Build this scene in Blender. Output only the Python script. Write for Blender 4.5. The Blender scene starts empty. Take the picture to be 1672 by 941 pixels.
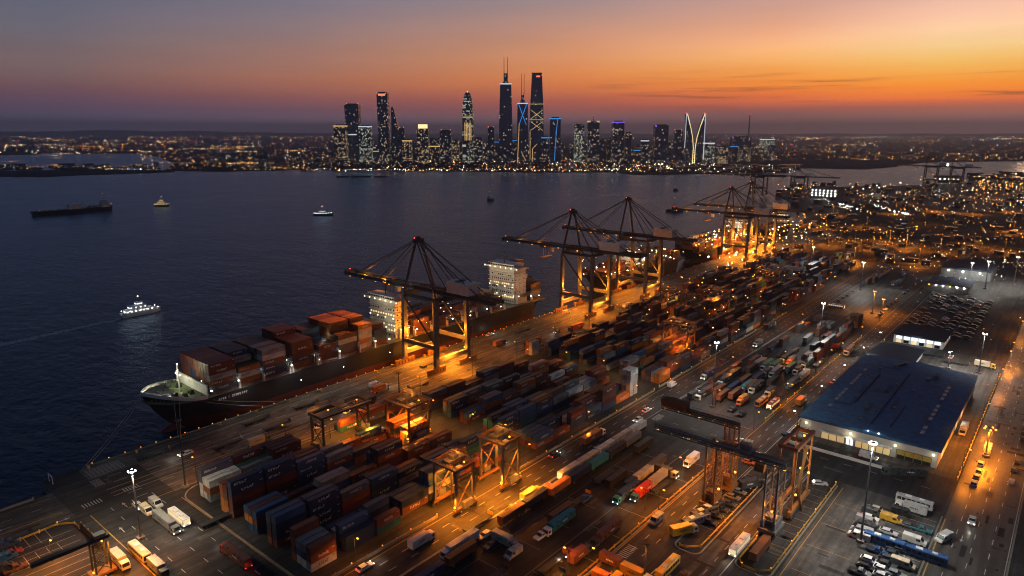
import bpy, bmesh, math, random
from mathutils import Vector, Matrix
R = random.Random(7)
HAZE = 8.5e-5          # density of the evening air; TOPZ is the top of the box that holds it
TOPZ = 480.
C = bpy.context.scene.collection
sc = bpy.context.scene
PI = math.pi
# ---------------------------------------------------------------- the frame of the place
# s runs along the quay, t inland from the quay edge, z up (metres); world = (s, -t, z)
CAM_H, PITCH, FPX = 130.0, math.radians(12.9), 1115.0
HEAD = math.radians(40.0)
CAM_T = 289.5
FW = Vector((math.cos(HEAD), math.sin(HEAD), 0)); RT = Vector((math.sin(HEAD), -math.cos(HEAD), 0))
CAMP = Vector((0, -CAM_T, CAM_H))
SP, CP = math.sin(PITCH), math.cos(PITCH)

def at(px, py, z=0.0):
    """(s, t) of the ground point seen at a pixel of the photograph."""
    u, v = px - 836.0, py - 470.5
    d = RT * u + FW * (FPX * CP - v * SP); dz = -(FPX * SP + v * CP)
    k = (z - CAM_H) / dz
    P = CAMP + d * k
    return P.x, -P.y

def zat(s, t, py):
    """height at which the spot (s, t) reaches row py of the photograph."""
    d = (Vector((s, -t, 0)) - CAMP); yf = d.dot(FW); v = py - 470.5
    return CAM_H + yf * (-(FPX * SP + v * CP)) / (FPX * CP - v * SP)

def depth(s, t, z=0):
    d = Vector((s, -t, z)) - CAMP
    return d.dot(FW) * CP - d.z * SP

# ---------------------------------------------------------------- mesh builder
class MB:
    def __init__(self): self.v = []; self.f = []; self.m = []
    def add(self, vs, fs, m=0):
        o = len(self.v); self.v += vs
        for f in fs: self.f.append(tuple(i + o for i in f)); self.m.append(m)
        return self
    def box(self, s0, s1, t0, t1, z0, z1, m=0):
        vs = [(s0,t0,z0),(s1,t0,z0),(s1,t1,z0),(s0,t1,z0),(s0,t0,z1),(s1,t0,z1),(s1,t1,z1),(s0,t1,z1)]
        return self.add(vs, [(0,3,2,1),(4,5,6,7),(0,1,5,4),(1,2,6,5),(2,3,7,6),(3,0,4,7)], m)
    def cbox(self, s, t, z, ls, lt, lz, m=0):
        return self.box(s-ls/2, s+ls/2, t-lt/2, t+lt/2, z, z+lz, m)
    def bar(self, p, q, w, h=None, m=0):
        p, q = Vector(p), Vector(q); d = (q-p)
        if d.length < 1e-6: return self
        d.normalize(); h = h or w
        up = Vector((0,0,1)) if abs(d.z) < .95 else Vector((1,0,0))
        a = d.cross(up).normalized(); b = a.cross(d).normalized()
        vs = [tuple(e + a*x*w/2 + b*y*h/2) for e in (p, q) for x, y in ((-1,-1),(1,-1),(1,1),(-1,1))]
        return self.add(vs, [(0,3,2,1),(4,5,6,7),(0,1,5,4),(1,2,6,5),(2,3,7,6),(3,0,4,7)], m)
    def tube(self, p, q, r, n=8, m=0, r2=None):
        p, q = Vector(p), Vector(q); d = (q-p).normalized(); r2 = r if r2 is None else r2
        up = Vector((0,0,1)) if abs(d.z) < .95 else Vector((1,0,0))
        a = d.cross(up).normalized(); b = a.cross(d).normalized()
        vs = [tuple(e + (a*math.cos(2*PI*i/n) + b*math.sin(2*PI*i/n))*rr) for e, rr in ((p, r), (q, r2)) for i in range(n)]
        fs = [(i, (i+1) % n, n+(i+1) % n, n+i) for i in range(n)] + [tuple(range(n))[::-1], tuple(range(n, 2*n))]
        return self.add(vs, fs, m)
    def prism(self, poly, z0, z1, m=0):
        n = len(poly)
        vs = [(a, b, z0) for a, b in poly] + [(a, b, z1) for a, b in poly]
        return self.add(vs, [tuple(range(n))[::-1], tuple(range(n, 2*n))] + [(i, (i+1) % n, n+(i+1) % n, n+i) for i in range(n)], m)
    def sprism(self, poly, t0, t1, m=0):
        """a profile in (s, z) swept across t."""
        n = len(poly)
        vs = [(a, t0, b) for a, b in poly] + [(a, t1, b) for a, b in poly]
        return self.add(vs, [tuple(range(n))[::-1], tuple(range(n, 2*n))] + [(i, (i+1) % n, n+(i+1) % n, n+i) for i in range(n)], m)
    def loft(self, rings, m=0, cap=True):
        n = len(rings[0]); vs = [p for r in rings for p in r]
        fs = [(k*n+i, k*n+(i+1) % n, (k+1)*n+(i+1) % n, (k+1)*n+i) for k in range(len(rings)-1) for i in range(n)]
        if cap: fs += [tuple(range(n))[::-1], tuple(range((len(rings)-1)*n, len(rings)*n))]
        return self.add(vs, fs, m)
    def ball(self, c, r, m=0, sq=1.0):
        s, t, z = c
        vs = [(s+r,t,z),(s-r,t,z),(s,t+r,z),(s,t-r,z),(s,t,z+r*sq),(s,t,z-r*sq)]
        return self.add(vs, [(0,2,4),(2,1,4),(1,3,4),(3,0,4),(2,0,5),(1,2,5),(3,1,5),(0,3,5)], m)
    def quad(self, a, b, c, d, m=0): return self.add([a, b, c, d], [(0,1,2,3)], m)
    def mesh(self, name, mats, normals=True):
        me = bpy.data.meshes.new(name)
        me.from_pydata([(a, -b, c) for a, b, c in self.v], [], self.f)
        for m in (mats if isinstance(mats, (list, tuple)) else [mats]): me.materials.append(m)
        me.polygons.foreach_set('material_index', self.m)
        if normals:
            bm = bmesh.new(); bm.from_mesh(me); bmesh.ops.recalc_face_normals(bm, faces=bm.faces); bm.to_mesh(me); bm.free()
        me.update(); return me
    def build(self, name, mats, parent=None, bevel=0, normals=True):
        o = bpy.data.objects.new(name, self.mesh(name, mats, normals)); C.objects.link(o)
        if parent: o.parent = parent
        if bevel:
            b = o.modifiers.new('b', 'BEVEL'); b.width = bevel; b.segments = 1; b.limit_method = 'ANGLE'
        return o

LABELS = {}
def tag(o, label=None, cat=None, group=None, kind=None):
    if label:
        o['label'] = label
    if cat: o['category'] = cat
    if group: o['group'] = group
    if kind: o['kind'] = kind
    return o
def empty(name, s, t, z=0, rz=0):
    o = bpy.data.objects.new(name, None); C.objects.link(o)
    o.location = (s, -t, z); o.rotation_euler.z = rz; o.empty_display_size = .1
    return o
KIDS = {}
def copy_tree(o, parent=None):
    c = o.copy(); C.objects.link(c)
    if parent: c.parent = parent
    for ch in o.children: copy_tree(ch, c)
    return c
def lamp(s, t, z, col, power, radius=.6, parent=None, spot=None, name='lamp_light'):
    L = bpy.data.lights.new(name, 'SPOT' if spot else 'POINT'); L.color = col; L.energy = power; L.shadow_soft_size = radius
    if spot: L.spot_size = math.radians(spot); L.spot_blend = .5
    o = bpy.data.objects.new(name, L); C.objects.link(o); o.location = (s, -t, z)
    if parent: o.parent = parent
    return o
ORD = ['first','second','third','fourth','fifth','sixth','seventh','eighth','ninth','tenth','eleventh','twelfth','thirteenth','fourteenth',
       'fifteenth','sixteenth','seventeenth','eighteenth','nineteenth','twentieth']
def lin(r, g, b):
    f = lambda c: (c/255/12.92 if c <= 10 else ((c/255+.055)/1.055)**2.4)
    return (f(r), f(g), f(b), 1)

# ---------------------------------------------------------------- materials
def nodes(name):
    m = bpy.data.materials.new(name); m.use_nodes = True; nt = m.node_tree
    return m, nt, nt.nodes['Principled BSDF']
def N(nt, typ, **kw):
    n = nt.nodes.new(typ)
    for k, v in kw.items():
        if k.startswith('i_'):
            key = k[2:]; n.inputs[int(key) if key.isdigit() else key].default_value = v
        else: setattr(n, k, v)
    return n
def mat(name, col, rough=.6, metal=0., var=.35, scale=.4, spec=.4, coords='Object', bump=0., bscale=3.):
    """painted or mineral surface: base colour broken up by two noises, rough spots."""
    m, nt, b = nodes(name); L = nt.links.new
    tc = N(nt, 'ShaderNodeTexCoord')
    n1 = N(nt, 'ShaderNodeTexNoise', i_Scale=scale, i_Detail=6., i_Roughness=.65); L(tc.outputs[coords], n1.inputs['Vector'])
    rp = N(nt, 'ShaderNodeMapRange', i_1=.3, i_2=.7, i_3=1-var, i_4=1+var*.6); L(n1.outputs['Fac'], rp.inputs[0])
    oi = N(nt, 'ShaderNodeObjectInfo')
    rr = N(nt, 'ShaderNodeMapRange', i_3=.8, i_4=1.2); L(oi.outputs['Random'], rr.inputs[0])
    mu = N(nt, 'ShaderNodeMath', operation='MULTIPLY'); L(rp.outputs[0], mu.inputs[0]); L(rr.outputs[0], mu.inputs[1])
    mx = N(nt, 'ShaderNodeVectorMath', operation='SCALE'); mx.inputs[0].default_value = col[:3]; L(mu.outputs[0], mx.inputs['Scale'])
    L(mx.outputs[0], b.inputs['Base Color'])
    r2 = N(nt, 'ShaderNodeMapRange', i_1=.3, i_2=.7, i_3=max(.05, rough-.12), i_4=min(1, rough+.12)); L(n1.outputs['Fac'], r2.inputs[0]); L(r2.outputs[0], b.inputs['Roughness'])
    b.inputs['Metallic'].default_value = metal; b.inputs['Specular IOR Level'].default_value = spec
    if bump:
        n2 = N(nt, 'ShaderNodeTexNoise', i_Scale=bscale, i_Detail=4.); L(tc.outputs[coords], n2.inputs['Vector'])
        bp = N(nt, 'ShaderNodeBump', i_Strength=bump, i_Distance=.1); L(n2.outputs['Fac'], bp.inputs['Height']); L(bp.outputs[0], b.inputs['Normal'])
    return m
def glow(name, col, strength, nee=False):
    m, nt, b = nodes(name)
    b.inputs['Base Color'].default_value = (*col[:3], 1); b.inputs['Emission Color'].default_value = (*col[:3], 1)
    b.inputs['Emission Strength'].default_value = strength; b.inputs['Roughness'].default_value = .4
    m.cycles.emission_sampling = 'AUTO' if nee else 'NONE'
    return m
def ribbed(name, col, pitch=.3, rough=.5, var=.45):
    """corrugated painted steel: ribs run up the long sides as a bump, dirt by noise."""
    m = mat(name, col, rough, 0, var, .35)
    nt = m.node_tree; b = nt.nodes['Principled BSDF']; L = nt.links.new
    tc = N(nt, 'ShaderNodeTexCoord'); sp = N(nt, 'ShaderNodeSeparateXYZ'); L(tc.outputs['Object'], sp.inputs[0])
    k = N(nt, 'ShaderNodeMath', operation='MULTIPLY'); k.inputs[1].default_value = 2*PI/pitch; L(sp.outputs['X'], k.inputs[0])
    sn = N(nt, 'ShaderNodeMath', operation='SINE'); L(k.outputs[0], sn.inputs[0])
    bp = N(nt, 'ShaderNodeBump', i_Strength=.35, i_Distance=.05); L(sn.outputs[0], bp.inputs['Height']); L(bp.outputs[0], b.inputs['Normal'])
    return m
def ground(name, col, rough=.5, sc1=.02, crack=True, spec=.12):
    """asphalt or concrete: big patches, tyre-darkened lanes along s, fine grain, uneven gloss."""
    m, nt, b = nodes(name); L = nt.links.new
    tc = N(nt, 'ShaderNodeTexCoord'); 
    def noise(scale, detail=5., vec=None, rough_=.6):
        n = N(nt, 'ShaderNodeTexNoise', i_Scale=scale, i_Detail=detail, i_Roughness=rough_); L(vec or tc.outputs['Object'], n.inputs['Vector']); return n.outputs['Fac']
    mp = N(nt, 'ShaderNodeMapping'); mp.inputs['Scale'].default_value = (.06, 1., 1.); L(tc.outputs['Object'], mp.inputs[0])
    a = noise(sc1*2); c = noise(.35, 8.); lane = noise(.5, 3., mp.outputs[0]); g = noise(2.5, 3.)
    def mr(x, lo, hi, a_=.3, b_=.7):
        n = N(nt, 'ShaderNodeMapRange', i_1=a_, i_2=b_, i_3=lo, i_4=hi); L(x, n.inputs[0]); return n.outputs[0]
    def mul(x, y):
        n = N(nt, 'ShaderNodeMath', operation='MULTIPLY'); L(x, n.inputs[0]); L(y, n.inputs[1]); return n.outputs[0]
    k = mul(mul(mr(a, .5, 1.5), mr(c, .55, 1.45)), mul(mr(lane, .5, 1.5), mr(g, .75, 1.25)))
    v = N(nt, 'ShaderNodeVectorMath', operation='SCALE'); v.inputs[0].default_value = col[:3]; L(k, v.inputs['Scale']); L(v.outputs[0], b.inputs['Base Color'])
    rg = mr(c, rough-.18, rough+.2); L(rg, b.inputs['Roughness']); b.inputs['Specular IOR Level'].default_value = spec
    bp = N(nt, 'ShaderNodeBump', i_Strength=.25, i_Distance=.06); L(c, bp.inputs['Height']); L(bp.outputs[0], b.inputs['Normal'])
    return m
def windows(name, base, dens, col1, col2, strength, cw=3.2, ch=4., rough=.25, band=0.):
    """tower facade: dark glass and frames with single lit panes by a cell noise."""
    m, nt, b = nodes(name); L = nt.links.new
    tc = N(nt, 'ShaderNodeTexCoord'); sp = N(nt, 'ShaderNodeSeparateXYZ'); L(tc.outputs['Object'], sp.inputs[0])
    def ma(op, x, y=None, v=None):
        n = N(nt, 'ShaderNodeMath', operation=op); L(x, n.inputs[0])
        if y is not None: L(y, n.inputs[1])
        if v is not None: n.inputs[1].default_value = v
        return n.outputs[0]
    h = ma('ADD', sp.outputs['X'], sp.outputs['Y']); hx = ma('FLOOR', ma('MULTIPLY', h, v=1/cw)); hz = ma('FLOOR', ma('MULTIPLY', sp.outputs['Z'], v=1/ch))
    oi = N(nt, 'ShaderNodeObjectInfo'); cb = N(nt, 'ShaderNodeCombineXYZ'); L(hx, cb.inputs[0]); L(hz, cb.inputs[1]); L(ma('MULTIPLY', oi.outputs['Random'], v=97.), cb.inputs[2])
    wn = N(nt, 'ShaderNodeTexWhiteNoise', noise_dimensions='3D'); L(cb.outputs[0], wn.inputs['Vector'])
    # floors differ in how many of their panes are lit; lower floors of a tower are busier
    cf = N(nt, 'ShaderNodeCombineXYZ'); L(hz, cf.inputs[0]); L(ma('MULTIPLY', oi.outputs['Random'], v=31.), cf.inputs[1])
    wf = N(nt, 'ShaderNodeTexWhiteNoise', noise_dimensions='2D'); L(cf.outputs[0], wf.inputs['Vector'])
    fl0 = N(nt, 'ShaderNodeMapRange', i_3=.15*dens, i_4=(1.7+band)*dens); L(wf.outputs['Value'], fl0.inputs[0])
    lowr = N(nt, 'ShaderNodeMapRange', i_1=20., i_2=300., i_3=1.5, i_4=.45); L(sp.outputs['Z'], lowr.inputs[0])
    fl = N(nt, 'ShaderNodeMath', operation='MULTIPLY'); L(fl0.outputs[0], fl.inputs[0]); L(lowr.outputs[0], fl.inputs[1])
    lit = ma('LESS_THAN', wn.outputs['Value'], fl.outputs[0])
    gm = N(nt, 'ShaderNodeNewGeometry'); sn = N(nt, 'ShaderNodeSeparateXYZ'); L(gm.outputs['Normal'], sn.inputs[0])
    side = ma('LESS_THAN', ma('ABSOLUTE', sn.outputs['Z']), v=.5)
    br = N(nt, 'ShaderNodeMapRange', i_3=.2, i_4=1.); sc_ = N(nt, 'ShaderNodeSeparateColor'); L(wn.outputs['Color'], sc_.inputs[0]); L(sc_.outputs[1], br.inputs[0])
    e = ma('MULTIPLY', ma('MULTIPLY', ma('MULTIPLY', lit, side), br.outputs[0]), v=strength)
    mc = N(nt, 'ShaderNodeMix', data_type='RGBA'); mc.inputs['A'].default_value = (*col1, 1); mc.inputs['B'].default_value = (*col2, 1); L(sc_.outputs[2], mc.inputs['Factor'])
    L(mc.outputs['Result'], b.inputs['Emission Color']); L(e, b.inputs['Emission Strength'])
    b.inputs['Base Color'].default_value = (*base, 1); b.inputs['Roughness'].default_value = rough
    m.cycles.emission_sampling = 'NONE'
    return m

M = {}
M['asphalt'] = ground('asphalt', (.036,.036,.038), .7)
M['asphalt_dark'] = ground('asphalt_dark', (.022,.022,.025), .66)
M['tar'] = ground('tar', (.012,.012,.013), .45)
M['street'] = ground('street', (.042,.040,.040), .42, spec=.35)
M['concrete'] = ground('concrete', (.088,.083,.078), .65)
M['yard'] = ground('yard', (.036,.036,.038), .7)
M['pave'] = ground('pave', (.066,.064,.062), .65)
M['earth'] = ground('earth', (.045,.043,.042), .85, .004, spec=.03)
M['farland'] = ground('farland', (.050,.046,.050), .95, .0008, spec=.0)
M['line_white'] = mat('line_white', (.42,.41,.39), .6, var=.5, scale=1.2)
M['line_yellow'] = mat('line_yellow', (.40,.23,.035), .6, var=.5, scale=1.2)
M['kerb'] = mat('kerb', (.22,.20,.17), .75, var=.4)
M['barrier'] = mat('barrier', (.26,.24,.2), .75, var=.4)
M['yellow'] = mat('yellow', (.62,.36,.03), .5)
M['steel_dark'] = mat('steel_dark', (.028,.034,.042), .6, .1)
M['steel'] = mat('steel', (.16,.17,.18), .5, .2)
M['steel_blue'] = mat('steel_blue', (.055,.085,.12), .45, .1)
M['steel_orange'] = mat('steel_orange', (.20,.105,.035), .55)
M['crane_leg'] = mat('crane_leg', (.115,.115,.12), .55)
M['white_steel'] = mat('white_steel', (.62,.62,.6), .45, var=.2)
M['white_wall'] = mat('white_wall', (.6,.6,.58), .7, var=.2, scale=.15)
M['rust'] = mat('rust', (.16,.06,.03), .8)
M['rubber'] = mat('rubber', (.018,.018,.018), .85)
M['glass'] = mat('glass', (.012,.015,.02), .08, var=.1, spec=.8)
M['hull_black'] = mat('hull_black', (.012,.014,.018), .4, var=.5, scale=.08)
M['hull_red'] = mat('hull_red', (.10,.018,.014), .55, var=.5, scale=.12)
M['hull_blue'] = mat('hull_blue', (.012,.024,.05), .5)
M['deck_green'] = mat('deck_green', (.10,.13,.055), .7, var=.5, scale=.5)
M['deck_grey'] = mat('deck_grey', (.14,.15,.14), .7, var=.5, scale=.3)
M['rope'] = mat('rope', (.35,.33,.28), .9)
M['boat_white'] = mat('boat_white', (.7,.7,.7), .4, var=.1)
SOD = (1., .275, .014); AMB = (1., .44, .085); LED = (1., .93, .80); GRN = (.86, 1., .78); COOL = (.80, .92, 1.)
M['g_sod'] = glow('sodium_glow', (1.,.40,.05), 3.2); M['g_led'] = glow('led_glow', LED, 18); M['g_grn'] = glow('deck_light_glow', GRN, 12)
M['g_cool'] = glow('cool_glow', COOL, 10); M['g_warm'] = glow('warm_window', AMB, 2.2); M['g_head'] = glow('headlight_glow', (1,.95,.8), 9)
M['g_tail'] = glow('taillight_glow', (1,.04,.02), 5); M['g_red'] = glow('red_beacon', (1,.06,.03), 6); M['g_amber'] = glow('amber_marker', (1,.42,.04), 2.4)
M['g_blue'] = glow('blue_strip', (.04,.38,1.), .85); M['g_gold'] = glow('gold_strip', (1.,.62,.22), .75); M['g_white'] = glow('white_strip', (.85,.93,1.), .75)
M['g_gold2'] = glow('gold_crown', (1.,.74,.34), 1.6); M['g_purple'] = glow('purple_strip', (.25,.12,1.), .9); M['g_winwhite'] = glow('lit_office', (.85,.95,.9), 1.6)
M['g_dim'] = glow('dim_lit_glass', (1.,.78,.42), .5)
CONT = {'navy': (.016,.032,.075), 'blue': (.022,.075,.17), 'maroon': (.105,.026,.022), 'rust': (.20,.06,.025), 'brown': (.12,.05,.03), 'grey': (.22,.23,.24),
        'white': (.52,.52,.50), 'orange': (.42,.15,.03), 'teal': (.025,.11,.13), 'slate': (.07,.09,.12), 'purple': (.075,.06,.09), 'green': (.05,.10,.06)}
for k, c in CONT.items(): M['c_'+k] = ribbed('container_'+k, c)
M['c_mark'] = mat('container_marking', (.68,.68,.66), .6, var=.3, scale=2.)
M['c_markd'] = mat('container_marking_dark', (.05,.06,.10), .6)
M['c_gap'] = mat('container_dark_gap', (.02,.02,.02), .8)  # dark seam between the container door leaves
# ---------------------------------------------------------------- world, sun, camera
SUN_AZ = math.radians(2.0)      # the afterglow lies along the quay, just right of the frame's middle
ZEN = (.016,.038,.078)
def make_world():
    w = bpy.data.worlds.new("World"); sc.world = w; w.use_nodes = True; nt = w.node_tree; L = nt.links.new
    bg = nt.nodes['Background']
    tc = N(nt, 'ShaderNodeTexCoord'); sp = N(nt, 'ShaderNodeSeparateXYZ'); L(tc.outputs['Generated'], sp.inputs[0])
    def ma(op, x, y=None, v=None, clamp=False):
        n = N(nt, 'ShaderNodeMath', operation=op, use_clamp=clamp); L(x, n.inputs[0])
        if y is not None: L(y, n.inputs[1])
        if v is not None: n.inputs[1].default_value = v
        return n.outputs[0]
    hz = ma('MAXIMUM', sp.outputs['Z'], v=0.)
    fz = ma('SQRT', hz)
    hl = ma('SQRT', ma('ADD', ma('MULTIPLY', sp.outputs['X'], sp.outputs['X']), ma('MULTIPLY', sp.outputs['Y'], sp.outputs['Y'])))
    ca = ma('DIVIDE', ma('ADD', ma('MULTIPLY', sp.outputs['X'], v=math.cos(SUN_AZ)), ma('MULTIPLY', sp.outputs['Y'], v=math.sin(SUN_AZ))), ma('MAXIMUM', hl, v=1e-4))
    def ramp(px, stops, high):
        r = N(nt, 'ShaderNodeValToRGB'); cr = r.color_ramp; cr.interpolation = 'EASE' if False else 'LINEAR'
        els = []
        for y, c in stops:
            u, v = px-836, y-470.5
            el = -(FPX*SP+v*CP)/math.sqrt(FPX*FPX+u*u+v*v)
            el = max(el, 0.); k_ = math.exp(.72*HAZE*min((TOPZ-CAM_H)/max(el, 1e-3), 25000))
            els.append((math.sqrt(el), tuple(q_*k_*w_ for q_, w_ in zip(lin(*c)[:3], (1., .93, .9) if px > 1200 else (1., .97, .97)))+(1,)))
        els = sorted(els) + [(math.sqrt(z), (*c, 1)) for z, c in high]
        while len(cr.elements) < len(els): cr.elements.new(.5)
        for e, (p, c) in zip(cr.elements, els): e.position = p; e.color = c
        L(fz, r.inputs[0]); return r.outputs[0]
    cols = [ramp(px, st, hi) for px, st, hi in SKY]
    def mix(f, a, b):
        n = N(nt, 'ShaderNodeMix', data_type='RGBA'); L(f, n.inputs['Factor']); L(a, n.inputs['A']); L(b, n.inputs['B']); return n.outputs['Result']
    def mr(x, a, b, c, d, smooth=True):
        n = N(nt, 'ShaderNodeMapRange', i_1=a, i_2=b, i_3=c, i_4=d); n.interpolation_type = 'LINEAR'; L(x, n.inputs[0]); return n.outputs[0]
    az = ma('ARCCOSINE', ca)
    azs = [HEAD-SUN_AZ-math.atan((px-836)/1144.) for px, st, hi in SKY]
    col = cols[0]
    for k in range(1, len(SKY)): col = mix(mr(az, azs[k-1], azs[k], 0, 1), col, cols[k])
    kB = mr(az, math.radians(72), math.radians(125), 0, 1)
    back = N(nt, 'ShaderNodeRGB'); back.outputs[0].default_value = (.022,.050,.095,1)
    col = mix(kB, col, back.outputs[0])
    # thin dark cloud streaks low on the afterglow side and soft mottling of the whole sky
    mp = N(nt, 'ShaderNodeMapping'); mp.inputs['Scale'].default_value = (3., 3., 95.); L(tc.outputs['Generated'], mp.inputs[0])
    n1 = N(nt, 'ShaderNodeTexNoise', i_Scale=1.7, i_Detail=7., i_Roughness=.6, i_Distortion=.4); L(mp.outputs[0], n1.inputs['Vector'])
    band = ma('MULTIPLY', mr(hz, .022, .04, 0, 1), mr(hz, .05, .085, 1, 0))
    side = mr(az, math.radians(44), math.radians(18), 0, 1)
    cl = ma('MULTIPLY', ma('MULTIPLY', mr(n1.outputs['Fac'], .52, .70, 0, 1), band), side)
    dk = N(nt, 'ShaderNodeRGB'); dk.outputs[0].default_value = lin(140, 72, 50)
    col = mix(ma('MULTIPLY', cl, v=.75), col, dk.outputs[0])
    mp2 = N(nt, 'ShaderNodeMapping'); mp2.inputs['Scale'].default_value = (1., 1., 9.); L(tc.outputs['Generated'], mp2.inputs[0])
    n2 = N(nt, 'ShaderNodeTexNoise', i_Scale=2.2, i_Detail=5.); L(mp2.outputs[0], n2.inputs['Vector'])
    mot = N(nt, 'ShaderNodeVectorMath', operation='SCALE'); L(col, mot.inputs[0]); L(mr(n2.outputs['Fac'], .3, .7, .93, 1.07), mot.inputs['Scale'])
    sky = N(nt, 'ShaderNodeTexSky', sky_type='NISHITA'); sky.sun_disc = False; sky.sun_elevation = math.radians(-3.0); sky.sun_rotation = PI/2 - SUN_AZ
    ss = N(nt, 'ShaderNodeVectorMath', operation='SCALE'); L(sky.outputs[0], ss.inputs[0]); ss.inputs['Scale'].default_value = .05
    ad = N(nt, 'ShaderNodeVectorMath', operation='ADD'); L(mot.outputs[0], ad.inputs[0]); L(ss.outputs[0], ad.inputs[1])
    L(ad.outputs[0], bg.inputs['Color']); bg.inputs['Strength'].default_value = 1.0
SKY = [(110, [(215,(68,66,84)),(190,(72,66,84)),(175,(84,66,84)),(160,(96,72,86)),(145,(108,78,84)),(125,(116,90,90)),(105,(118,98,98)),(80,(112,98,102)),(50,(106,102,112)),(0,(96,100,118))], [(.22,(.045,.078,.135)),(.38,(.020,.044,.088)),(1.,ZEN)]),
       (500, [(215,(86,70,84)),(200,(88,72,84)),(180,(104,74,84)),(160,(138,84,80)),(145,(158,98,82)),(125,(172,112,88)),(110,(166,116,100)),(80,(156,118,108)),(55,(142,118,118)),(0,(122,118,132))], [(.22,(.070,.095,.148)),(.38,(.024,.046,.09)),(1.,ZEN)]),
       (940, [(215,(96,72,78)),(195,(106,76,80)),(180,(148,82,74)),(165,(176,90,70)),(150,(206,112,66)),(135,(222,126,64)),(115,(228,142,80)),(95,(224,150,100)),(70,(212,148,112)),(45,(196,146,124)),(0,(160,138,138))], [(.23,(.145,.145,.18)),(.38,(.032,.050,.09)),(1.,ZEN)]),
       (1260,[(215,(118,80,80)),(185,(124,80,76)),(178,(160,84,68)),(165,(214,104,56)),(155,(226,112,44)),(148,(244,130,40)),(135,(250,146,44)),(115,(253,168,74)),(95,(253,186,108)),(75,(253,188,130)),(50,(240,176,138)),(25,(222,168,142)),(0,(206,162,150))], [(.24,(.26,.20,.20)),(.38,(.05,.056,.088)),(1.,ZEN)]),
       (1520,[(215,(112,80,84)),(190,(132,84,76)),(175,(164,90,68)),(166,(206,100,56)),(158,(242,122,32)),(150,(247,134,28)),(135,(250,152,36)),(115,(252,182,76)),(95,(253,204,112)),(75,(254,216,150)),(50,(254,214,168)),(25,(250,202,172)),(0,(238,192,172))], [(.24,(.34,.25,.23)),(.38,(.055,.06,.09)),(1.,ZEN)])]
make_world()
sun = bpy.data.lights.new('sun', 'SUN'); sun.energy = .22; sun.angle = math.radians(4); sun.color = (1., .48, .2)
so = bpy.data.objects.new('sun', sun); C.objects.link(so)
el = math.radians(2.5)
so.rotation_euler = Vector((math.cos(SUN_AZ)*math.cos(el), math.sin(SUN_AZ)*math.cos(el), math.sin(el))).to_track_quat('Z', 'Y').to_euler()

cam = bpy.data.cameras.new('camera'); co = bpy.data.objects.new('camera', cam); C.objects.link(co); sc.camera = co
cam.sensor_width = 36; cam.lens = 36*FPX/1672; cam.clip_end = 200000; cam.clip_start = 1
co.location = CAMP
fwd = FW*CP - Vector((0,0,1))*SP
co.rotation_euler = fwd.to_track_quat('-Z', 'Y').to_euler()
sc.view_settings.view_transform = 'Standard'; sc.view_settings.look = 'None'; sc.view_settings.exposure = 0; sc.view_settings.gamma = 1
sc.view_settings.use_curve_mapping = False
sc.render.engine = 'CYCLES'
cy = sc.cycles; cy.use_denoising = True; cy.max_bounces = 5; cy.diffuse_bounces = 2; cy.glossy_bounces = 3; cy.transmission_bounces = 2; cy.volume_bounces = 0
cy.use_light_tree = True; cy.sample_clamp_indirect = 1.5; cy.caustics_reflective = False; cy.caustics_refractive = False
cy.volume_step_rate = 5; cy.pixel_filter_type = 'BLACKMAN_HARRIS'; cy.filter_width = 1.1

# ---------------------------------------------------------------- the setting
def sheet(name, poly, z, m, kind='structure'):
    mb = MB(); mb.add([(a, b, z) for a, b in poly], [tuple(range(len(poly)))])
    me = mb.mesh(name, m, False)
    bm = bmesh.new(); bm.from_mesh(me); bmesh.ops.triangulate(bm, faces=bm.faces)
    for f in bm.faces:
        if f.normal.z < 0: f.normal_flip()
    bm.to_mesh(me); bm.free()
    o = bpy.data.objects.new(name, me); C.objects.link(o); return tag(o, kind=kind)
def rect(name, s0, s1, t0, t1, z, m): return sheet(name, [(s0,t0),(s1,t0),(s1,t1),(s0,t1)], z, m)
def shore(pts, z=-4., jit=.35, n=7):
    """pixel polyline of a coast, roughened, as (s, t)."""
    out = []
    for (x0, y0), (x1, y1) in zip(pts, pts[1:]):
        for k in range(n):
            f = k/n; out.append(at(x0+(x1-x0)*f + R.uniform(-1, 1)*2*(k > 0), y0+(y1-y0)*f + R.uniform(-1, 1)*jit*(k > 0), z))
    out.append(at(*pts[-1], z)); return out

# water
m, nt, b = nodes('sea_water'); L = nt.links.new
b.inputs['Base Color'].default_value = (.002,.016,.034,1); b.inputs['IOR'].default_value = 1.33; b.inputs['Specular IOR Level'].default_value = 0.
tc = N(nt, 'ShaderNodeTexCoord')
mp = N(nt, 'ShaderNodeMapping'); mp.inputs['Rotation'].default_value = (0, 0, math.radians(-48)); mp.inputs['Scale'].default_value = (1., .5, 1.); L(tc.outputs['Object'], mp.inputs[0])
w1 = N(nt, 'ShaderNodeTexNoise', i_Scale=.14, i_Detail=6., i_Roughness=.62); L(mp.outputs[0], w1.inputs['Vector'])
w2 = N(nt, 'ShaderNodeTexNoise', i_Scale=.022, i_Detail=3.); L(mp.outputs[0], w2.inputs['Vector'])
mp3 = N(nt, 'ShaderNodeMapping'); mp3.inputs['Rotation'].default_value = (0, 0, math.radians(-30)); mp3.inputs['Scale'].default_value = (.5, 2.2, 1.); L(tc.outputs['Object'], mp3.inputs[0])
w3 = N(nt, 'ShaderNodeTexNoise', i_Scale=.007, i_Detail=8., i_Roughness=.7, i_Distortion=2.2); L(mp3.outputs[0], w3.inputs['Vector'])
slick = N(nt, 'ShaderNodeMapRange', i_1=.48, i_2=.66, i_3=1., i_4=.45); L(w3.outputs['Fac'], slick.inputs[0])
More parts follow.
